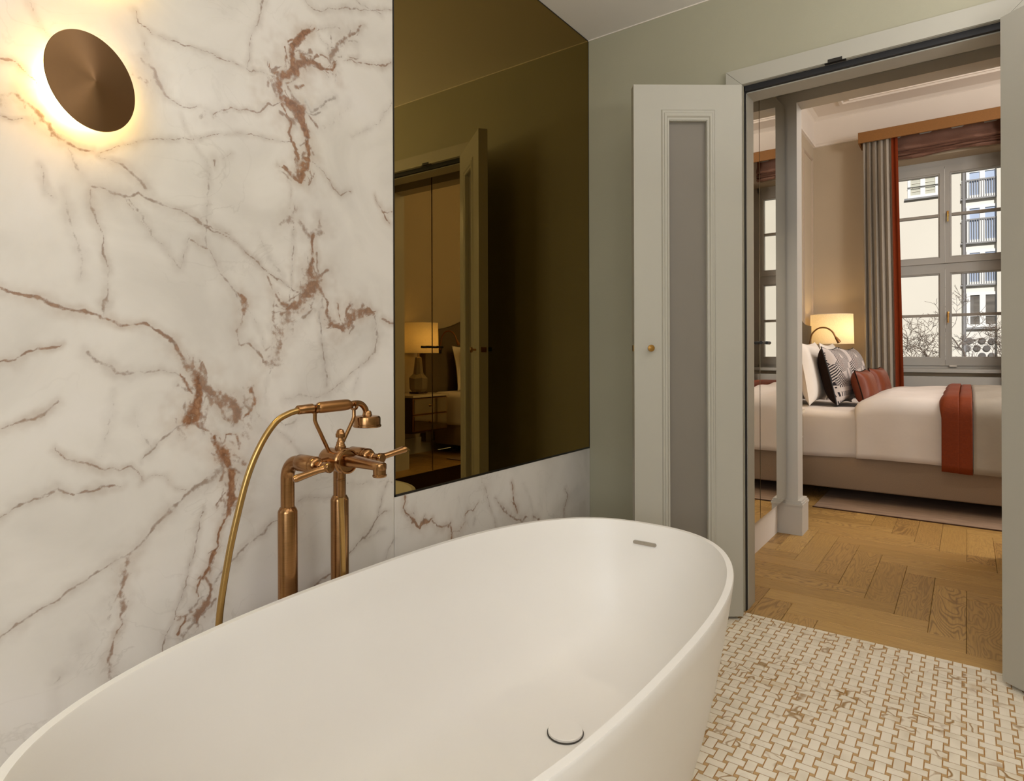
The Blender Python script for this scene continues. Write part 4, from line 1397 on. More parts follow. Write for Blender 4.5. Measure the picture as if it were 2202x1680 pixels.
child(MB().bbox(1.30, 1.365, 7.815, 7.84, 0.905, 0.922, 0.003), 'window_sensor', 'plastic', win)
child(MB().bbox(OX0 + 0.002, OX1 - 0.002, WY - 0.10, GY0, 0.852, 0.885, 0.004), 'sill', 'winframe', win)

# radiator cover under the sill
rc = empty('radiator_cover', (1.27, 7.5, 0))
tag(rc, 'pale radiator cover with perforated panel under the window sill', 'radiator cover')
child(MB().box(0.55, 2.0, 7.46, WY - 0.002, 0.70, 0.815), 'top_rail', 'winframe', rc)
child(MB().box(0.56, 1.99, 7.475, 7.485, 0.17, 0.70), 'perforated_panel', 'perforated', rc)
child(MB().box(0.55, 0.62, 7.46, WY - 0.002, 0, 0.70), 'end_panel', 'winframe', rc)
child(MB().box(1.93, 2.0, 7.46, WY - 0.002, 0, 0.70), 'end_panel', 'winframe', rc)
child(MB().box(0.62, 1.93, 7.47, WY - 0.002, 0.0, 0.17), 'bottom_rail', 'winframe', rc)

# ------------------------------------------------------------------ pelmet, curtains, blind
pe = empty('curtain_pelmet', (1.27, 7.45, 3.217))
tag(pe, 'ochre fabric pelmet board above the window', 'pelmet')
child(MB().bbox(0.545, 2.0, 7.29, 7.31, 3.215, 3.325, 0.003), 'front_board', 'ochre', pe)
child(MB().box(0.545, 0.56, 7.31, WY - 0.03, 3.215, 3.325), 'end_board', 'ochre', pe)
child(MB().box(1.985, 2.0, 7.31, WY - 0.03, 3.215, 3.325), 'end_board', 'ochre', pe)
child(MB().box(0.56, 1.985, 7.31, WY - 0.03, 3.30, 3.32), 'top_board', 'ochre', pe)


def curtain(xa_t, xb_t, xa_b, xb_b, o0_t, o1_t, o0_b, o1_b, label):
    root = empty('curtain', ((xa_b + xb_b) / 2, 7.37, 0.02))
    tag(root, label, 'curtain', 'window curtains')

    def sheet(at, bt, ab, bb, folds, amp, ph, thick=0.006):
        nz, nx = 26, folds * 14
        F, B_ = [], []
        for i in range(nz + 1):
            t = i / nz
            z = 3.24 + (0.02 - 3.24) * t
            x0, x1 = at + (ab - at) * t, bt + (bb - bt) * t
            rF, rB = [], []
            for j in range(nx + 1):
                s = j / nx
                am = amp * (0.75 + 0.25 * math.sin(3.1 * s + 2 * t + ph))
                sn = math.sin(2 * math.pi * folds * s + ph + 0.35 * math.sin(2.2 * t + s * 4))
                y = 7.37 - am * math.copysign(abs(sn) ** 0.75, sn) * (0.55 + 0.45 * min(1, t * 5 + 0.2))
                x = x0 + (x1 - x0) * s + 0.25 * am * math.sin(4 * math.pi * folds * s + ph)
                rF.append((x, y, z))
                rB.append((x, y + thick, z))
            F.append(rF)
            B_.append(rB)
        return MB().grid(F).grid([list(reversed(r)) for r in B_])
    child(sheet(at=xa_t, bt=xb_t, ab=xa_b, bb=xb_b, folds=5, amp=0.042, ph=0.4), 'drape', 'drape', root, True, 80)
    child(sheet(at=o0_t, bt=o1_t, ab=o0_b, bb=o1_b, folds=1, amp=0.022, ph=2.2), 'edge_band', 'orange', root, True, 80)
    return root


curtain(0.575, 0.83, 0.60, 0.875, 0.825, 0.885, 0.868, 0.945, 'grey pleated curtain with burnt orange leading edge, beside the bedside lamp')
curtain(1.775, 1.96, 1.80, 1.968, 1.712, 1.782, 1.745, 1.808, 'grey and orange curtain on the far window side, glimpsed in the wardrobe mirror')

bl = empty('roman_blind', (1.27, 7.50, 3.05))
tag(bl, 'gathered mauve brown roman blind under the pelmet', 'blind')
P = []
prof = [(7.50, 3.29), (7.495, 3.20), (7.47, 3.165), (7.455, 3.14), (7.47, 3.125), (7.49, 3.12), (7.468, 3.108), (7.46, 3.10), (7.485, 3.094), (7.465, 3.083), (7.46, 3.075), (7.487, 3.068), (7.468, 3.056), (7.466, 3.048), (7.50, 3.04)]
for j in range(31):
    s = j / 30
    x = 0.80 + (1.712 - 0.80) * s
    sag = 0.018 * math.sin(math.pi * s * 2) * 0.4
    P.append([(x, y + 0.004 * math.sin(s * 22 + k), z - (sag + 0.006 * math.sin(9 * s + k * 1.3)) * (k / 14)) for k, (y, z) in enumerate(prof)])
child(MB().grid(P), 'blind_fabric', 'blind', bl, True, 70)
child(MB().box(0.80, 1.72, 7.50, 7.525, 3.26, 3.30), 'head_rail', 'winframe', bl)

# ------------------------------------------------------------------ bathtub
tub = empty('bathtub', (0.61, 1.052, 0))
tag(tub, 'white oval freestanding bathtub on mosaic floor', 'bathtub')


def sring(a, b_, n, z, k=144, cy=0.0):
    out = []
    for i in range(k):
        t = 2 * math.pi * i / k
        c, s_ = math.cos(t), math.sin(t)
        out.append((b_ * math.copysign(abs(c) ** (2 / n), c), cy + a * math.copysign(abs(s_) ** (2 / n), s_), z))
    return out


A0, B0, NT, ZT = 0.849, 0.424, 2.53, 0.497
rings = []
for (f, z) in ((0.0, 0.0), (0.0, 0.004), (0.04, 0.012), (0.28, 0.10), (0.55, 0.22), (0.80, 0.36), (0.95, 0.455), (1.0, 0.493)):
    rings.append(sring(0.765 + f * (A0 - 0.765), 0.315 + f * (B0 - 0.315), 2.75 + f * (NT - 2.75), z))
rings.append(sring(A0 - 0.002, B0 - 0.002, NT, ZT))
TK = 0.0185
rings.append(sring(A0 - TK + 0.002, B0 - TK + 0.002, NT, ZT))
rings.append(sring(A0 - TK, B0 - TK, NT, ZT - 0.003))
for (da, db, z, n) in ((0.028, 0.026, 0.44, 2.5), (0.042, 0.042, 0.36, 2.45), (0.062, 0.064, 0.28, 2.4), (0.09, 0.088, 0.21, 2.35), (0.125, 0.115, 0.155, 2.3), (0.17, 0.15, 0.115, 2.25), (0.23, 0.195, 0.090, 2.2), (0.31, 0.24, 0.080, 2.1), (0.45, 0.30, 0.0755, 2.0), (0.62, 0.36, 0.074, 2.0), (0.78, 0.405, 0.0735, 2.0)):
    rings.append(sring(A0 - da, B0 - db, n, z))
tb = MB().loft(rings, cap0=True, cap1=True)
body = tb.build('tub_shell', 'tub', tub, True, 50)
dr = MB().lathe([(0.0445, 0.0), (0.0445, 0.006), (0.043, 0.0075), (0.0, 0.0085)], 48, (0.005, 0.313, 0.0775))
dr.build('drain_cover', 'tub', tub, True)
MB().lathe([(0.0472, 0.0), (0.0472, 0.0022), (0.0, 0.0024)], 48, (0.005, 0.313, 0.0762)).build('drain_gap', 'tubgap', tub, True)
# overflow slot in the far wall
ov = []
yy = 0.849 - 0.0295
for k in range(40):
    t = 2 * math.pi * k / 40
    c, s_ = math.cos(t), math.sin(t)
    ov.append((0.034 * (1 if c > 0 else -1) * (1 if abs(c) > 0.01 else 0) + 0.0055 * c, 0.0055 * s_))
sl = MB()
n = len(ov)
for yv, sc_ in ((-0.004, 1.0), (0.012, 1.0)):
    pass
sl.prism([(p[0] - 0.002, p[1] + 0.437) for p in ov], yy - 0.0052, yy + 0.006)
sl.build('overflow_slot', 'steel', tub, True)

# ------------------------------------------------------------------ tub filler
FA = Vector((0.10, 0.983, 0))
fau = empty('bath_mixer', FA)
tag(fau, 'brushed bronze floor-standing bath mixer with two legs and lever handles', 'faucet')
LY = (0.905, 1.062)
FZ = 0.79
for ly in LY:
    c = MB()
    c.lathe([(0.036, 0.0), (0.036, 0.006), (0.031, 0.012), (0.0255, 0.014)], 32, (0.10, ly, 0.0))
    child(c, 'floor_rosette', 'bronze', fau, True)
    c = MB().lathe([(0.0235, 0.0), (0.0235, 0.664), (0.0225, 0.668), (0.0180, 0.676), (0.0168, 0.677)], 32, (0.10, ly, 0.0))
    child(c, 'leg', 'bronze', fau, True)
    pts = [(0.10, ly, 0.676), (0.10, ly, 0.735)]
    for k in range(9):
        a = math.pi / 2 * k / 8
        pts.append((0.10 + 0.042 * (1 - math.cos(a)), ly, FZ - 0.042 + 0.042 * math.sin(a)))
    pts.append((0.158, ly, FZ))
    child(MB().tube(pts, 0.0165, 28), 'elbow_pipe', 'bronze', fau, True)
    # valve housing along +x, then cap ring, stem and lever
    v_ = MB().lathe([(0.0185, 0.0), (0.0205, 0.004), (0.0205, 0.052), (0.0188, 0.056), (0.0182, 0.057), (0.0205, 0.058), (0.0205, 0.066), (0.0170, 0.073), (0.0125, 0.075)], 36, (0.148, ly, FZ), 'x')
    child(v_, 'valve_housing', 'bronze', fau, True)
    nut = MB().lathe([(0.0115, 0.0), (0.0115, 0.014), (0.009, 0.016)], 6, (0.222, ly, FZ), 'x')
    child(nut, 'hex_nut', 'bronze', fau)
    hub = MB().lathe([(0.008, 0.0), (0.010, 0.006), (0.0105, 0.018), (0.0125, 0.020), (0.0125, 0.030), (0.0105, 0.0325), (0.0, 0.033)], 28, (0.236, ly, FZ), 'x')
    lv_dir = Vector((-0.92, -0.03, -0.17)) if ly < 1 else Vector((0.82, 0.02, 0.28))
    child(hub, 'handle_hub', 'bronze', fau, True)
    p0 = Vector((0.256, ly, FZ))
    if ly < 1:
        p1 = Vector((0.172, ly - 0.020, FZ - 0.030))
        p1 = Vector((0.256 - 0.030, ly - 0.066, FZ - 0.020))
    else:
        p1 = Vector((0.256 + 0.022, ly + 0.068, FZ + 0.016))
    dd = (p1 - p0)
    pts, rr = [], []
    for k, (t, r) in enumerate(((0.10, 0.0095), (0.25, 0.0074), (0.55, 0.0076), (0.85, 0.0086), (0.96, 0.009), (1.03, 0.0075), (1.06, 0.003))):
        pts.append(p0 + dd * t)
        rr.append(r)
    child(MB().tube(pts, rr, 18), 'lever', 'bronze', fau, True)
    # connector to the middle body
    sg = 1 if ly < 1 else -1
    child(MB().lathe([(0.0115, 0.0), (0.0105, 0.02), (0.0095, 0.06)], 24, (0.19, ly + sg * 0.012, FZ), (0, sg, 0)), 'connector', 'bronze', fau, True)
# central body
cb_ = MB().lathe([(0.0, -0.078), (0.022, -0.077), (0.0265, -0.070), (0.0280, -0.06), (0.0280, -0.012), (0.0300, -0.010), (0.0318, -0.006), (0.0318, 0.000), (0.0300, 0.003), (0.0290, 0.004), (0.0290, 0.007), (0.0305, 0.009), (0.0300, 0.013), (0.0265, 0.014), (0.0245, 0.010), (0.0, 0.010)], 48, (0.222, 0.983, FZ), 'x')
child(cb_, 'body', 'bronze', fau, True, 30)
# spout: flat tapering bar with turned-down end
sp = MB()
rings = []
for (x, zc, hw2, hh) in ((0.222, 0.793, 0.0185, 0.0150), (0.245, 0.7925, 0.0175, 0.0135), (0.280, 0.7915, 0.0162, 0.0115), (0.315, 0.7905, 0.0155, 0.0098), (0.335, 0.790, 0.0155, 0.0095), (0.350, 0.7897, 0.0140, 0.0092), (0.358, 0.7895, 0.0105, 0.0086), (0.3615, 0.7892, 0.005, 0.0078)):
    rg = []
    for k in range(24):
        t = 2 * math.pi * k / 24
        c, s_ = math.cos(t), math.sin(t)
        rg.append((x, 0.983 + hw2 * math.copysign(abs(c) ** 0.45, c), zc + hh * math.copysign(abs(s_) ** 0.45, s_)))
    rings.append(rg)
sp.loft(rings, cap0=True, cap1=True)
spo = child(sp, 'spout', 'bronze', fau, True, 45)
noz = MB().lathe([(0.0150, 0.0), (0.0150, 0.018), (0.0165, 0.019), (0.0165, 0.022), (0.0150, 0.024), (0.0120, 0.0245), (0.0115, 0.021), (0.0, 0.021)], 32, (0.3455, 0.983, 0.789), (0, 0, -1))
child(noz, 'spout_nozzle', 'bronze', fau, True)
# diverter knob on top
dv = MB().lathe([(0.0135, 0.0), (0.0135, 0.010), (0.0115, 0.012), (0.0110, 0.015), (0.0098, 0.017), (0.0098, 0.020), (0.0085, 0.022), (0.0070, 0.028), (0.0062, 0.031), (0.0115, 0.033), (0.0118, 0.041), (0.0100, 0.043), (0.0095, 0.046), (0.0070, 0.051), (0.0030, 0.053), (0.0, 0.0535)], 32, (0.204, 0.983, 0.8145))
child(dv, 'diverter_knob', 'bronze', fau, True, 35)
# cradle: two bent arms with saddles
for sg, ytop in ((-1, 0.9265), (1, 1.0448)):
    yb_ = 0.983 + sg * 0.014
    pts = [(0.180, yb_, 0.806), (0.180, yb_ + sg * 0.004, 0.816), (0.180, ytop - sg * 0.004, 0.882), (0.180, ytop, 0.892), (0.180, ytop, 0.9105)]
    child(MB().tube([pts[0], pts[1], pts[2], pts[3], pts[4]], 0.0047, 16), 'cradle_arm', 'bronze', fau, True)
    sd = []
    for k in range(13):
        a = math.pi + math.pi * k / 12
        sd.append((0.180 + 0.0135 * math.cos(a), 0.921 + 0.0135 * math.sin(a)))
    for k in range(13):
        a = 2 * math.pi - math.pi * k / 12
        sd.append((0.180 + 0.0095 * math.cos(a), 0.921 + 0.0095 * math.sin(a)))
    sd = [(x, z + (0.006 if False else 0)) for x, z in sd]
    m_ = MB()
    m_.prism(sd, ytop - 0.004, ytop + 0.004, 'xz')
    for xx in (0.180 - 0.0115, 0.180 + 0.0115):
        m_.box(xx - 0.002, xx + 0.002, ytop - 0.004, ytop + 0.004, 0.920, 0.930)
    child(m_, 'cradle_saddle', 'bronze', fau, True)
# hose outlet under the body
child(MB().lathe([(0.0085, 0.0), (0.0085, 0.018), (0.0098, 0.0195), (0.0098, 0.022)], 24, (0.206, 0.983, 0.764), (0, 0, -1)), 'hose_outlet', 'bronze', fau, True)

# hand shower with its hose
hs = empty('hand_shower', (0.18, 0.99, 0.921))
tag(hs, 'bronze hand shower with hose resting in the bath mixer cradle', 'hand shower')
AXH = Vector((0, 1, 0.02)).normalized()
O_ = Vector((0.18, 0.93, 0.9215))
child(MB().lathe([(0.0095, -0.052), (0.0108, -0.050), (0.0112, -0.030), (0.0120, -0.012), (0.0095, -0.009), (0.0085, 0.002), (0.0120, 0.006)], 28, O_, AXH), 'hose_coupling', 'bronze', hs, True, 35)
child(MB().lathe([(0.0095, 0.004), (0.0130, 0.008), (0.0138, 0.012), (0.0142, 0.055), (0.0142, 0.086), (0.0132, 0.096), (0.0100, 0.102), (0.0078, 0.104)], 32, O_, AXH), 'grip', 'bronzegrip', hs, True, 35)
nk = catmull([(0.18, 1.030, 0.9235), (0.18, 1.050, 0.925), (0.18, 1.068, 0.922), (0.18, 1.081, 0.910), (0.18, 1.0865, 0.894)], 8)
child(MB().tube(nk, 0.0078, 20), 'neck', 'bronze', hs, True)
child(MB().lathe([(0.0085, 0.022), (0.0110, 0.018), (0.0115, 0.014), (0.0130, 0.010), (0.0310, 0.008), (0.0340, 0.005), (0.0348, 0.0), (0.0348, -0.014), (0.0368, -0.0155), (0.0368, -0.019), (0.0350, -0.021), (0.0, -0.0215)], 44, (0.18, 1.088, 0.8815), (0, 0.02, 1)), 'shower_head', 'bronze', hs, True, 32)
hp = [(0.18, 0.880, 0.9195), (0.178, 0.855, 0.913), (0.175, 0.826, 0.8975), (0.170, 0.794, 0.8545), (0.163, 0.765, 0.787), (0.157, 0.742, 0.698), (0.152, 0.722, 0.600), (0.149, 0.704, 0.475), (0.150, 0.700, 0.33), (0.152, 0.735, 0.19), (0.155, 0.83, 0.11), (0.158, 0.93, 0.13), (0.160, 1.00, 0.25), (0.166, 1.018, 0.40), (0.176, 1.012, 0.52), (0.193, 0.996, 0.62), (0.204, 0.985, 0.68), (0.206, 0.983, 0.70)]
child(MB().tube(catmull(hp, 8), 0.0072, 16), 'hose', 'hose', hs, True)
child(MB().lathe([(0.0098, 0.0), (0.0098, 0.040), (0.0080, 0.041)], 24, (0.206, 0.983, 0.741), (0, 0, -1)), 'hose_end', 'bronze', hs, True)

# ------------------------------------------------------------------ wall sconces


def sconce(yc, zc, tilt, label):
    root = empty('wall_sconce', (0.0, yc, zc))
    tag(root, label, 'wall lamp', 'brass disc wall lamps on the marble')
    ax = Vector((math.cos(tilt), math.sin(tilt), 0))
    c = Vector((0.062, 0, 0))
    MB().lathe([(0.030, 0.0005), (0.030, 0.010), (0.026, 0.012)], 32, (0, 0, 0), 'x').build('wall_plate', 'disc', root, True)
    MB().lathe([(0.058, 0.0), (0.060, 0.004), (0.058, 0.008), (0.032, 0.010)], 48, (0.0015, 0, 0), 'x').build('led_ring', 'ledwarm', root, True)
    MB().tube([(0.028, 0, 0), tuple(c)], 0.010, 20).build('stem', 'disc', root, True)
    MB().lathe([(0.0, -0.002), (0.070, -0.002), (0.0925, -0.001), (0.0938, 0.0004), (0.0932, 0.0018), (0.0, 0.0125)], 96, c, ax).build('disc', 'disc', root, True, 25)
    return root


sconce(0.498, 1.589, math.radians(18), 'brushed brass disc wall lamp glowing on the marble slab')
sconce(0.520, 1.905, math.radians(18), 'upper brass disc wall lamp above the glowing disc lamp')

# ------------------------------------------------------------------ bronze mirror
mi = empty('wall_mirror', (0.0, (MY0 + BY1) / 2, MZ0))
tag(mi, 'large bronze tinted wall mirror reaching from marble ledge to ceiling', 'mirror')
child(MB().box(-0.008, 0.0, MY0 + 0.004, BY1 - 0.003, MZ0 + 0.004, BZ - 0.004), 'mirror_glass', 'mirror_bronze', mi)
fm = MB()
fm.box(-0.012, 0.0012, MY0, MY0 + 0.004, MZ0 - 0.003, BZ - 0.001).box(-0.012, 0.0012, BY1 - 0.003, BY1 - 0.0005, MZ0 - 0.003, BZ - 0.001)
fm.box(-0.012, 0.0012, MY0, BY1 - 0.001, MZ0 - 0.003, MZ0 + 0.004).box(-0.012, 0.0012, MY0, BY1 - 0.001, BZ - 0.004, BZ - 0.0005)
child(fm, 'mirror_edge', 'mirror_dark', mi)

# ------------------------------------------------------------------ bed
BN, BF, BH, BFT = 4.90, 6.88, 0.16, 2.26          # near side, far side, head x, foot x
bed = empty('bed', (1.2, 5.89, 0))
tag(bed, 'wide upholstered bed with taupe base and shaped headboard', 'bed')
child(MB().bbox(BH, BFT, BN + 0.015, BF - 0.015, 0.09, 0.36, 0.012), 'base', 'bedbase', bed, True, 50)
for (x, y) in ((0.3, BN + 0.25), (BFT - 0.2, BN + 0.25), (0.3, BF - 0.25), (BFT - 0.2, BF - 0.25)):
    child(MB().box(x - 0.04, x + 0.04, y - 0.04, y + 0.04, 0.0095, 0.09), 'foot', 'black', bed)
child(MB().bbox(BH, BFT - 0.02, BN + 0.02, BF - 0.02, 0.36, 0.63, 0.04), 'mattress', 'linen', bed, True, 60)
hb = []
for k in range(61):
    s = k / 60
    y = 4.79 + s * (6.985 - 4.79)
    e = abs(s - 0.5) * 2
    z = 1.33 if e > 0.82 else 1.33 + 0.20 * (0.5 + 0.5 * math.cos(math.pi * e / 0.82))
    hb.append((y, z))
hbp = [(4.79, 0.12)] + hb + [(6.985, 0.12)]
child(MB().prism(hbp, HX + 0.013, HX + 0.085, 'yz'), 'headboard', 'headboard', bed, True, 30)


def cloth(name, x0, x1, near, far, top, hem, mat, label, cat, bulge=0.0, end_round=0.12, seed=1, drop0=0.0, rad=0.07, thick=0.012, both=True, wob=0.006, nx=40):
    """a cover lying over the bed, hanging down both long sides"""
    rng = random.Random(seed)
    ph = [rng.uniform(0, 6.28) for _ in range(8)]
    prof = []
    prof.append((near, hem))
    for k in range(8):
        prof.append((near, hem + (top - rad - hem) * (k + 1) / 8))
    for k in range(1, 7):
        a = math.pi / 2 * k / 6
        prof.append((near + rad * (1 - math.cos(a)), top - rad + rad * math.sin(a)))
    for k in range(1, 24):
        s = k / 24
        prof.append((near + rad + (far - near - 2 * rad) * s, top))
    for k in range(0, 7):
        a = math.pi / 2 * (1 - k / 6)
        prof.append((far - rad * (1 - math.cos(a)), top - rad + rad * math.sin(a)))
    for k in range(1, 5):
        prof.append((far, top - rad + (hem - top + rad) * k / 4))
    rows = []
    for i in range(nx + 1):
        s = i / nx
        x = x0 + (x1 - x0) * s
        d = min(1.0, (x - x0) / end_round) if end_round > 0 else 1.0
        lift = 1 - math.sqrt(max(0, 1 - (1 - d) ** 2)) if d < 1 else 0.0
        lift = drop0 * (1 - math.sqrt(max(0.0, 1 - (1 - d) ** 2)))
        row = []
        for (y, z) in prof:
            f = max(0.0, min(1.0, (z - hem) / (top - hem)))
            n_ = wob * (math.sin(7 * x + ph[0] + 2.3 * y) + math.sin(11 * y + ph[1] + 3 * x) * 0.7 + 0.5 * math.sin(17 * x - 9 * y + ph[2]))
            zz = z - lift * f + n_ * f
            sidew = 0.010 * (1 - f) * math.sin(9 * x + ph[3]) + 0.006 * (1 - f) * math.sin(21 * x + ph[4])
            yy = y + (sidew if y < (near + far) / 2 else -sidew)
            ctr = 1 - abs((y - (near + far) / 2) / ((far - near) / 2))
            zz += bulge * min(1, max(0, ctr) * 3) * min(1, d)
            if y < near + 0.001 or y > far - 0.001:
                zz += 0.008 * math.sin(5 * x + ph[5]) * (1 - f)
            row.append((x, yy, zz))
        rows.append(row)
    root = MB().grid(rows)
    o = root.build(name, mat, None, True, 80)
    md = o.modifiers.new('thickness', 'SOLIDIFY')
    md.thickness = thick
    md.offset = 1.0
    tag(o, label, cat)
    return o


cloth('bed_sheet', BH + 0.02, 1.05, BN + 0.004, BF - 0.004, 0.640, 0.315, 'linen', 'white sheet tucked over the mattress under the pillows', 'sheet', wob=0.003, end_round=0.02, rad=0.05, thick=0.004)
cloth('duvet', 0.828, 1.56, BN - 0.018, BF + 0.018, 0.715, 0.318, 'linen', 'white duvet spread across the middle of the bed', 'duvet', bulge=0.022, end_round=0.16, drop0=0.055, rad=0.09, thick=0.018, seed=4, nx=60)
cloth('coverlet', 1.479, BFT + 0.02, BN - 0.04, BF + 0.04, 0.738, 0.285, 'coverlet', 'grey coverlet over the foot of the bed', 'coverlet', bulge=0.018, end_round=0.0, rad=0.10, thick=0.012, seed=8, wob=0.008)
cloth('bed_runner', 1.315, 1.405, BN - 0.052, BF + 0.052, 0.752, 0.285, 'runner', 'burnt orange bed runner folded across the duvet', 'bed runner', bulge=0.02, end_round=0.03, drop0=0.02, rad=0.10, thick=0.014, seed=12, wob=0.004, nx=16)
rn2 = cloth('runner_fold', 1.402, 1.475, BN - 0.050, BF + 0.050, 0.746, 0.283, 'runner', 'x', 'x', bulge=0.02, end_round=0.02, drop0=0.02, rad=0.10, thick=0.014, seed=12, wob=0.004, nx=12)
del rn2['label'], rn2['category']
rn2.parent = bpy.data.objects['bed_runner']


# pillows and cushions
def cushion(name, w_, h_, t_, mat, base, nrm_az, lean, label, cat, group=None, back=None, piping=None, pinch=0.10):
    """stands on its lower edge at base, face towards azimuth nrm_az, leaning back by lean"""
    n = 22
    root = empty(name, base)
    rng = random.Random(hash(label) & 255)

    def side(sg):
        rows = []
        for i in range(n + 1):
            a = -1 + 2 * i / n
            r = []
            for j in range(n + 1):
                b_ = -1 + 2 * j / n
                ex = (1 - pinch * (1 - b_ * b_))
                ey = (1 - pinch * (1 - a * a))
                f = (max(0, 1 - a ** 4) ** 0.6) * (max(0, 1 - b_ ** 4) ** 0.6)
                wr_ = 0.006 * math.sin(9 * a + 5 * b_ + sg) * f * (1 - f)
                r.append((a * w_ / 2 * ex, b_ * h_ / 2 * ey, sg * (t_ / 2 * f + wr_)))
            rows.append(r)
        return rows
    az = nrm_az
    nv = Vector((math.cos(az) * math.cos(lean), math.sin(az) * math.cos(lean), math.sin(lean)))
    hx = Vector((-math.sin(az), math.cos(az), 0))
    vy = nv.cross(hx)
    mt = Matrix((hx, vy, nv)).transposed().to_4x4()
    mt.translation = vy * (h_ / 2 * 0.985) + nv * 0.0

    def mk(nm, mb, m2):
        me = mb.mesh(nm)
        o = link(nm, me, m2, root)
        me.shade_smooth()
        o.matrix_local = mt
        return o
    if back is None:
        mk('cover', MB().grid(side(1)).grid(side(-1)), mat)
    else:
        mk('cover_front', MB().grid(side(1)), mat)
        mk('cover_back', MB().grid(side(-1)), back)
    if piping:
        e = []
        R = side(0)
        e += [R[i][0] for i in range(n + 1)] + [R[n][j] for j in range(1, n + 1)] + [R[i][n] for i in range(n - 1, -1, -1)] + [R[0][j] for j in range(n - 1, 0, -1)]
        e.append(e[0])
        mk('piping', MB().tube(e, 0.0045, 8, cap=False), piping)
    tag(root, label, cat, group)
    return root


SZ = 0.656
PI = math.pi
for yc, lb in ((5.45, 'white pillow leaning on the headboard by the near nightstand'), (6.33, 'white pillow leaning on the headboard by the window')):
    cushion('pillow', 0.70, 0.50, 0.15, 'linenw', (0.335, yc, SZ), 0.0, 0.17, lb, 'pillow', 'white bed pillows')
for yc, lb in ((5.46, 'front white pillow behind the brown-backed patterned cushion'), (6.32, 'front white pillow behind the second patterned cushion')):
    cushion('pillow', 0.68, 0.50, 0.14, 'linenw', (0.485, yc, SZ), 0.0, 0.17, lb, 'pillow', 'white bed pillows')
cushion('patterned_cushion', 0.50, 0.46, 0.185, 'pattern', (0.672, 5.47, SZ), -0.06, 0.24, 'black and white geometric cushion with dark brown back at the near bed side', 'cushion', 'geometric cushions', 'brownvelvet', 'black')
cushion('patterned_cushion', 0.50, 0.46, 0.185, 'pattern', (0.655, 6.42, SZ), -0.10, 0.24, 'black and white geometric cushion behind the rust cushions, towards the window', 'cushion', 'geometric cushions', 'brownvelvet', 'black')
cushion('rust_cushion', 0.46, 0.27, 0.14, 'satin', (0.845, 5.49, SZ + 0.004), -0.04, 0.26, 'rust satin lumbar cushion with dark piping, in front of the near patterned cushion', 'cushion', 'rust satin cushions', None, 'brownvelvet')
cushion('rust_cushion', 0.46, 0.27, 0.14, 'satin', (0.845, 6.42, SZ + 0.004), -0.10, 0.26, 'rust satin lumbar cushion half hidden by the other, towards the window', 'cushion', 'rust satin cushions', None, 'brownvelvet')

# rug
rg = empty('rug', (1.8, 5.6, 0))
tag(rg, 'mottled taupe rug under the bed', 'rug')
child(MB().bbox(0.60, 3.2, 4.635, 7.1, 0.0, 0.009, 0.003), 'pile', 'rug', rg)
child(MB().box(0.595, 3.205, 4.629, 4.635, 0.0, 0.007), 'binding', 'rugedge', rg)


# nightstands, lamps
def nightstand(yc, dz, label):
    root = empty('nightstand', (0.30, yc, 0.27))
    tag(root, label, 'nightstand', 'wall-hung nightstands')
    x0, x1, ya, yb_ = HX + 0.02, 0.52, yc - 0.245, yc + 0.245
    child(MB().box(x0, x1 - 0.02, ya, yb_, 0.27, 0.62), 'body', 'dwood', root)
    child(MB().bbox(x0, x1 + 0.012, ya - 0.012, yb_ + 0.012, 0.62, 0.642, 0.003), 'stone_top', 'stone', root)
    for (za, zb) in ((0.295, 0.445), (0.46, 0.605)):
        d = child(MB().box(x1 - 0.02, x1 - 0.004, ya + 0.004, yb_ - 0.004, za - 0.004, zb + 0.004), 'drawer', 'brass', root)
        MB().box(x1 - 0.004, x1, ya + 0.016, yb_ - 0.016, za + 0.004, zb - 0.004).move(Matrix.Translation(-Vector(root.location))).build('mirror_front', 'smoked', d)
        MB().lathe([(0.006, 0.0), (0.007, 0.01), (0.013, 0.014), (0.0135, 0.02), (0.0, 0.024)], 20, (x1, yc, (za + zb) / 2), 'x').move(Matrix.Translation(-Vector(root.location))).build('knob', 'brass', d, True)
    root.location.z += dz
    return root


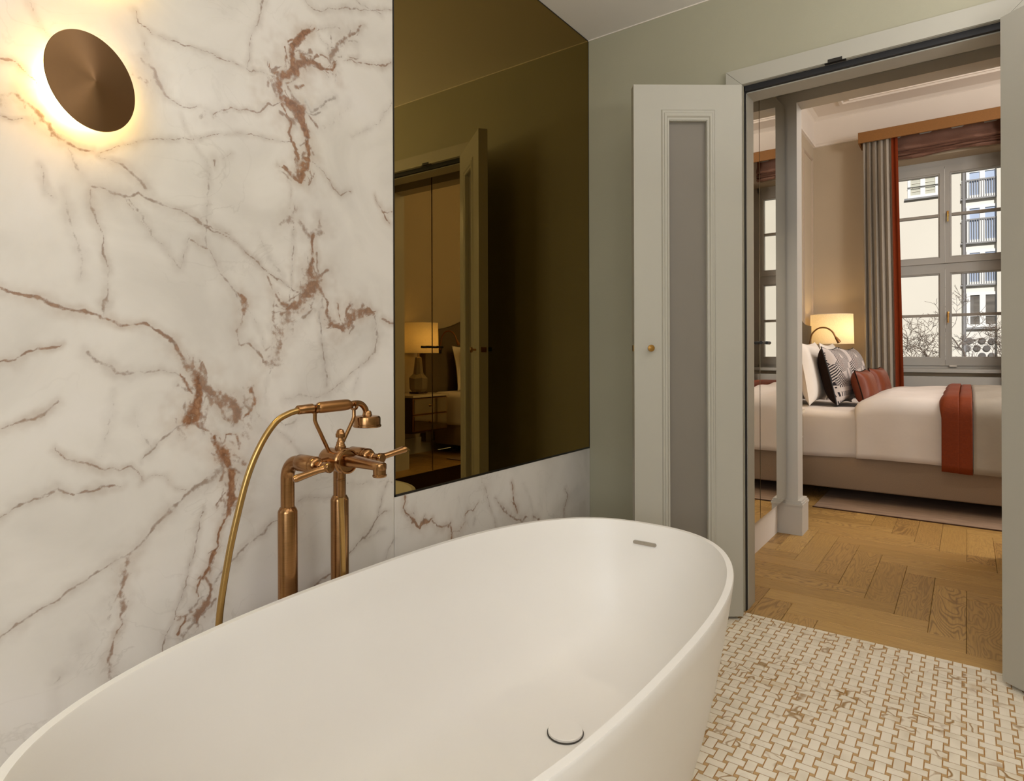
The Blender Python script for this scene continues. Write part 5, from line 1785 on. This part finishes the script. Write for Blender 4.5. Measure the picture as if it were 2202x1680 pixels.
def table_lamp(yc, z0, label):
    root = empty('table_lamp', (0.306, yc, z0))
    tag(root, label, 'lamp', 'bedside lamps')
    MB().box(-0.065, 0.065, -0.065, 0.065, 0.0005, 0.018).build('base', 'dwood', root)
    rings = []
    for (r, z) in ((0.070, 0.018), (0.096, 0.05), (0.100, 0.15), (0.056, 0.19), (0.044, 0.29), (0.034, 0.365), (0.022, 0.372)):
        rings.append([(r * math.cos(PI / 8 + PI / 4 * k), r * math.sin(PI / 8 + PI / 4 * k), z + (0.012 if k % 2 else 0) * (1 if 0.1 < z < 0.2 else 0)) for k in range(8)])
    MB().loft(rings, cap0=True, cap1=True).build('faceted_body', 'ceramic', root)
    MB().tube([(0, 0, 0.365), (0, 0, 0.50)], 0.008, 12).build('lamp_stem', 'brass', root, True)
    R_, k = [], 64
    for (r, z) in ((0.2045, 0.412), (0.2045, 0.410), (0.2065, 0.410), (0.1995, 0.715), (0.1975, 0.715), (0.2045, 0.412)):
        R_.append([(r * math.cos(2 * PI * j / k), r * math.sin(2 * PI * j / k), z) for j in range(k)])
    sh = MB().loft([R_[2], R_[3]])
    sh.build('lamp_shade', 'shade', root, True)
    for (r, z) in ((0.2065, 0.410), (0.1995, 0.715)):
        MB().tube([(r * math.cos(2 * PI * j / k), r * math.sin(2 * PI * j / k), z) for j in range(k + 1)], 0.002, 6, cap=False).build('shade_ring', 'plastic', root, True)
    MB().tube([(-0.204, 0, 0.47), (0.204, 0, 0.47)], 0.0015, 6).build('shade_carrier', 'plastic', root, True)
    MB().lathe([(0.0, 0.0), (0.02, 0.005), (0.03, 0.03), (0.026, 0.06), (0.0, 0.075)], 20, (0, 0, 0.50)).build('bulb', emit('warm_bulb', (1.0, 0.66, 0.28), 6.0), root, True)
    l = light('lamp_light', 'POINT', (0, 0, 0), 3.4, (1.0, 0.68, 0.30), size=0.05)
    l.parent = root
    l.location = (0.055, 0, 0.555)
    l2 = None
    return root


nightstand(7.262, 0.095, 'wall-hung nightstand beyond the bed under the window-side lamp')
nightstand(4.49, 0.012, 'dark wall-hung nightstand with mirrored drawers seen in the bronze mirror')
table_lamp(7.22, 0.738, 'lit drum-shade table lamp beside the grey curtain')
table_lamp(4.53, 0.655, 'lit drum-shade table lamp with faceted base seen in the bronze mirror')


def reading_lamp(yc, label):
    root = empty('reading_lamp', (HX + 0.085, yc, 1.10))
    tag(root, label, 'lamp', 'gooseneck reading lamps')
    x0 = HX + 0.086
    child(MB().bbox(x0, x0 + 0.012, yc - 0.03, yc + 0.03, 1.06, 1.14, 0.003), 'wall_plate', 'black', root)
    pts = catmull([(x0 + 0.012, yc, 1.10), (x0 + 0.026, yc, 1.17), (x0 + 0.045, yc, 1.245), (x0 + 0.10, yc, 1.297), (x0 + 0.17, yc, 1.300), (x0 + 0.225, yc, 1.262), (x0 + 0.255, yc, 1.205)], 7)
    child(MB().tube(pts, 0.0075, 14), 'gooseneck', 'bronzegrip', root, True)
    d = Vector((0.045, 0, -0.075)).normalized()
    child(MB().lathe([(0.008, 0.0), (0.012, 0.012), (0.018, 0.055), (0.018, 0.066), (0.014, 0.067)], 24, (x0 + 0.253, yc, 1.21), d), 'lamp_head', 'bronzegrip', root, True)
    return root


reading_lamp(6.78, 'gooseneck reading lamp curving over the pillows before the lit drum shade')
reading_lamp(5.00, 'gooseneck reading lamp on the headboard seen in the bronze mirror')

# ------------------------------------------------------------------ outside
EY = 22.0
gnd = struct(MB().box(-60, 60, 8.2, 60, -5.2, -5.0).build('ground', 'asphalt'), 'paved street outside')
bld = empty('apartment_building', (2.0, EY, -5.0))
tag(bld, 'cream apartment building with balconies across the street', 'building')


def E(u, v_, y=EY):
    return ony(u, v_, y)


xe = E(2065, 600).x          # edge of the plain wall
xr0 = E(2070, 600, EY + 0.9).x
xr1 = E(2144, 600).x


def bchild(mb, name, mat, parent=bld):
    mb.move(Matrix.Translation(-Vector(bld.location)))
    return mb.build(name, mat, parent)


bchild(MB().box(-22, xe, EY, EY + 8, -5, 17), 'plain_wall', 'facade')
bchild(MB().box(xr1, 24, EY, EY + 8, -5, 17), 'plain_wall', 'facade')
bchild(MB().box(xe, xr1, EY + 0.35, EY + 8, -5, 17), 'recess_wall', 'facade2')
bchild(MB().tube([(xe + 0.09, EY + 0.2, -5), (xe + 0.09, EY + 0.2, 17)], 0.045, 12), 'downpipe', 'pipe')


def ext_window(x0, x1, z0, z1, y, glass, nx=2, transom=None, sill=True, fw=0.075):
    o = MB()
    o.box(x0, x1, y - 0.05, y + 0.05, z0, z0 + fw).box(x0, x1, y - 0.05, y + 0.05, z1 - fw, z1)
    o.box(x0, x0 + fw, y - 0.05, y + 0.05, z0 + fw, z1 - fw).box(x1 - fw, x1, y - 0.05, y + 0.05, z0 + fw, z1 - fw)
    for k in range(1, nx):
        xm = x0 + (x1 - x0) * k / nx
        o.box(xm - fw * .8, xm + fw * .8, y - 0.05, y + 0.05, z0 + fw, z1 - fw)
    if transom:
        for k in range(nx):
            xa = x0 + fw if k == 0 else x0 + (x1 - x0) * k / nx + fw * .8
            xb = x1 - fw if k == nx - 1 else x0 + (x1 - x0) * (k + 1) / nx - fw * .8
            o.box(xa, xb, y - 0.045, y + 0.045, transom - fw * .5, transom + fw * .5)
    w_ = bchild(o, 'window', 'extframe')
    for k in range(nx):
        xa = x0 + (x1 - x0) * k / nx + 0.03
        xb = x0 + (x1 - x0) * (k + 1) / nx - 0.03
        bchild(MB().box(xa, xb, y + 0.0, y + 0.02, z0 + 0.03, z1 - 0.03), 'pane', glass, w_)
    if sill:
        bchild(MB().box(x0 - 0.08, x1 + 0.08, y - 0.11, y + 0.02, z0 - 0.055, z0 - 0.01), 'window_sill', 'rail', w_)
    return w_


# upper left window with lowered slats
a, b_ = E(1952, 437), E(2018, 372)
w_ = ext_window(a.x, b_.x, a.z + 0.12, a.z + 1.35, EY - 0.02, 'slatblind')
for k in range(9):
    zz = a.z + 0.30 + k * 0.12
    bchild(MB().box(a.x + 0.10, b_.x - 0.10, EY - 0.045, EY - 0.022, zz, zz + 0.012), 'slat', 'facade', w_)
rl = MB().tube([(a.x, EY - 0.12, a.z + 0.42), (b_.x, EY - 0.12, a.z + 0.42)], 0.012, 6)
bchild(rl, 'guard_rail', 'black', w_)

# recessed bay: storeys with balconies
RY = EY + 0.28
bx0, bx1 = E(2078, 500, RY).x, E(2148, 500, RY).x
rows = [(395, 420, True), (480, 520, True), (575, 608, True)]
storeys = [(2112, 363, 424, True), (2112, 441, 520, True), (2112, 537, 611, True), (2112, 628, 704, False)]
for (u, vt, vb, balc) in storeys:
    zt, zb = E(u, vt, RY).z, E(u, vb, RY).z
    if balc:
        w_ = ext_window(bx0, bx1, zb, zt, RY, 'extglass', 2, sill=False, fw=0.075)
    else:
        w_ = ext_window(bx0, bx1, zb, zt, RY, 'extglassd', 2, transom=zb + (zt - zb) * 0.36, fw=0.085)
    if balc:
        rb = empty('balcony', (0, 0, 0))
        rb.parent = bld
        zr = zb + (zt - zb) * 0.62
        r_ = MB().box(bx0 - 0.12, bx1 + 0.08, RY - 0.10, RY - 0.07, zr - 0.02, zr + 0.02)
        bchild(r_, 'balcony_rail', 'rail', rb)
        r_ = MB()
        nb_ = 17
        for k in range(nb_):
            xx = bx0 - 0.10 + (bx1 - bx0 + 0.16) * k / (nb_ - 1)
            r_.box(xx - 0.009, xx + 0.009, RY - 0.095, RY - 0.077, zb + 0.02, zr)
        o = bchild(r_, 'balcony_bars', 'rail', rb)
        o['kind'] = 'stuff'
        bchild(MB().box(bx0 - 0.14, bx1 + 0.12, RY - 0.10, RY + 0.05, zb - 0.045, zb - 0.005), 'balcony_slab', 'rail', rb)
# round vents low on the bay
for (u, v_) in ((2085, 733), (2112, 733), (2133, 734), (2080, 749), (2101, 749), (2122, 749), (2112, 765), (2133, 765)):
    p = E(u, v_, RY)
    bchild(MB().lathe([(0.075, 0.0), (0.075, 0.04), (0.088, 0.045), (0.088, 0.06), (0.072, 0.062), (0.072, 0.05), (0.0, 0.05)], 24, (p.x, RY + 0.055, p.z), (0, -1, 0)), 'porthole', 'porthole')

# bare street tree
rng = random.Random(21)
tv, te, tr = [], [], []
twigs = MB()


def branch(p, d, ln, r, depth):
    pts, rr = [p], [r]
    n = 5
    dd = d.copy()
    for k in range(n):
        dd = (dd + Vector((rng.uniform(-1, 1), rng.uniform(-1, 1), rng.uniform(-0.6, 0.7))) * 0.38).normalized()
        p = p + dd * (ln / n)
        pts.append(p)
        rr.append(max(0.0042, r * (1 - 0.5 * (k + 1) / n)))
    twigs.tube(pts, rr, 5 if depth < 3 else 4, cap=False)
    if depth >= 6:
        return
    nb = rng.choice((3, 3, 2)) if depth < 4 else rng.choice((3, 4))
    for k in range(nb):
        i = rng.randint(2, n)
        ax = Vector((rng.uniform(-1, 1), rng.uniform(-0.8, 0.8), rng.uniform(-0.35, 0.65))).normalized()
        nd = (dd * 0.75 + ax * 0.95).normalized()
        branch(pts[i], nd, ln * rng.uniform(0.55, 0.8), rr[i] * 0.68, depth + 1)


tb0 = Vector((E(2062, 780, 17.0).x, 17.0, -5.0))
tree = empty('street_tree', tb0)
tag(tree, 'bare branching street tree in front of the cream building', 'tree')
child(MB().tube(catmull([tb0, tb0 + Vector((0.1, 0, 2.5)), tb0 + Vector((0.0, 0.1, 4.85))], 6), [0.20 - 0.006 * k for k in range(13)], 12), 'trunk', 'bark', tree, True)
top = tb0 + Vector((0.0, 0.1, 4.75))
for dv_ in ((-0.9, 0.0, 0.55), (0.85, 0.1, 0.5), (0.15, -0.2, 0.95), (-0.5, 0.4, 0.75), (0.5, -0.4, 0.7)):
    branch(top, Vector(dv_).normalized(), 1.30, 0.06, 1)
o = child(twigs, 'branches', 'bark', tree, True)
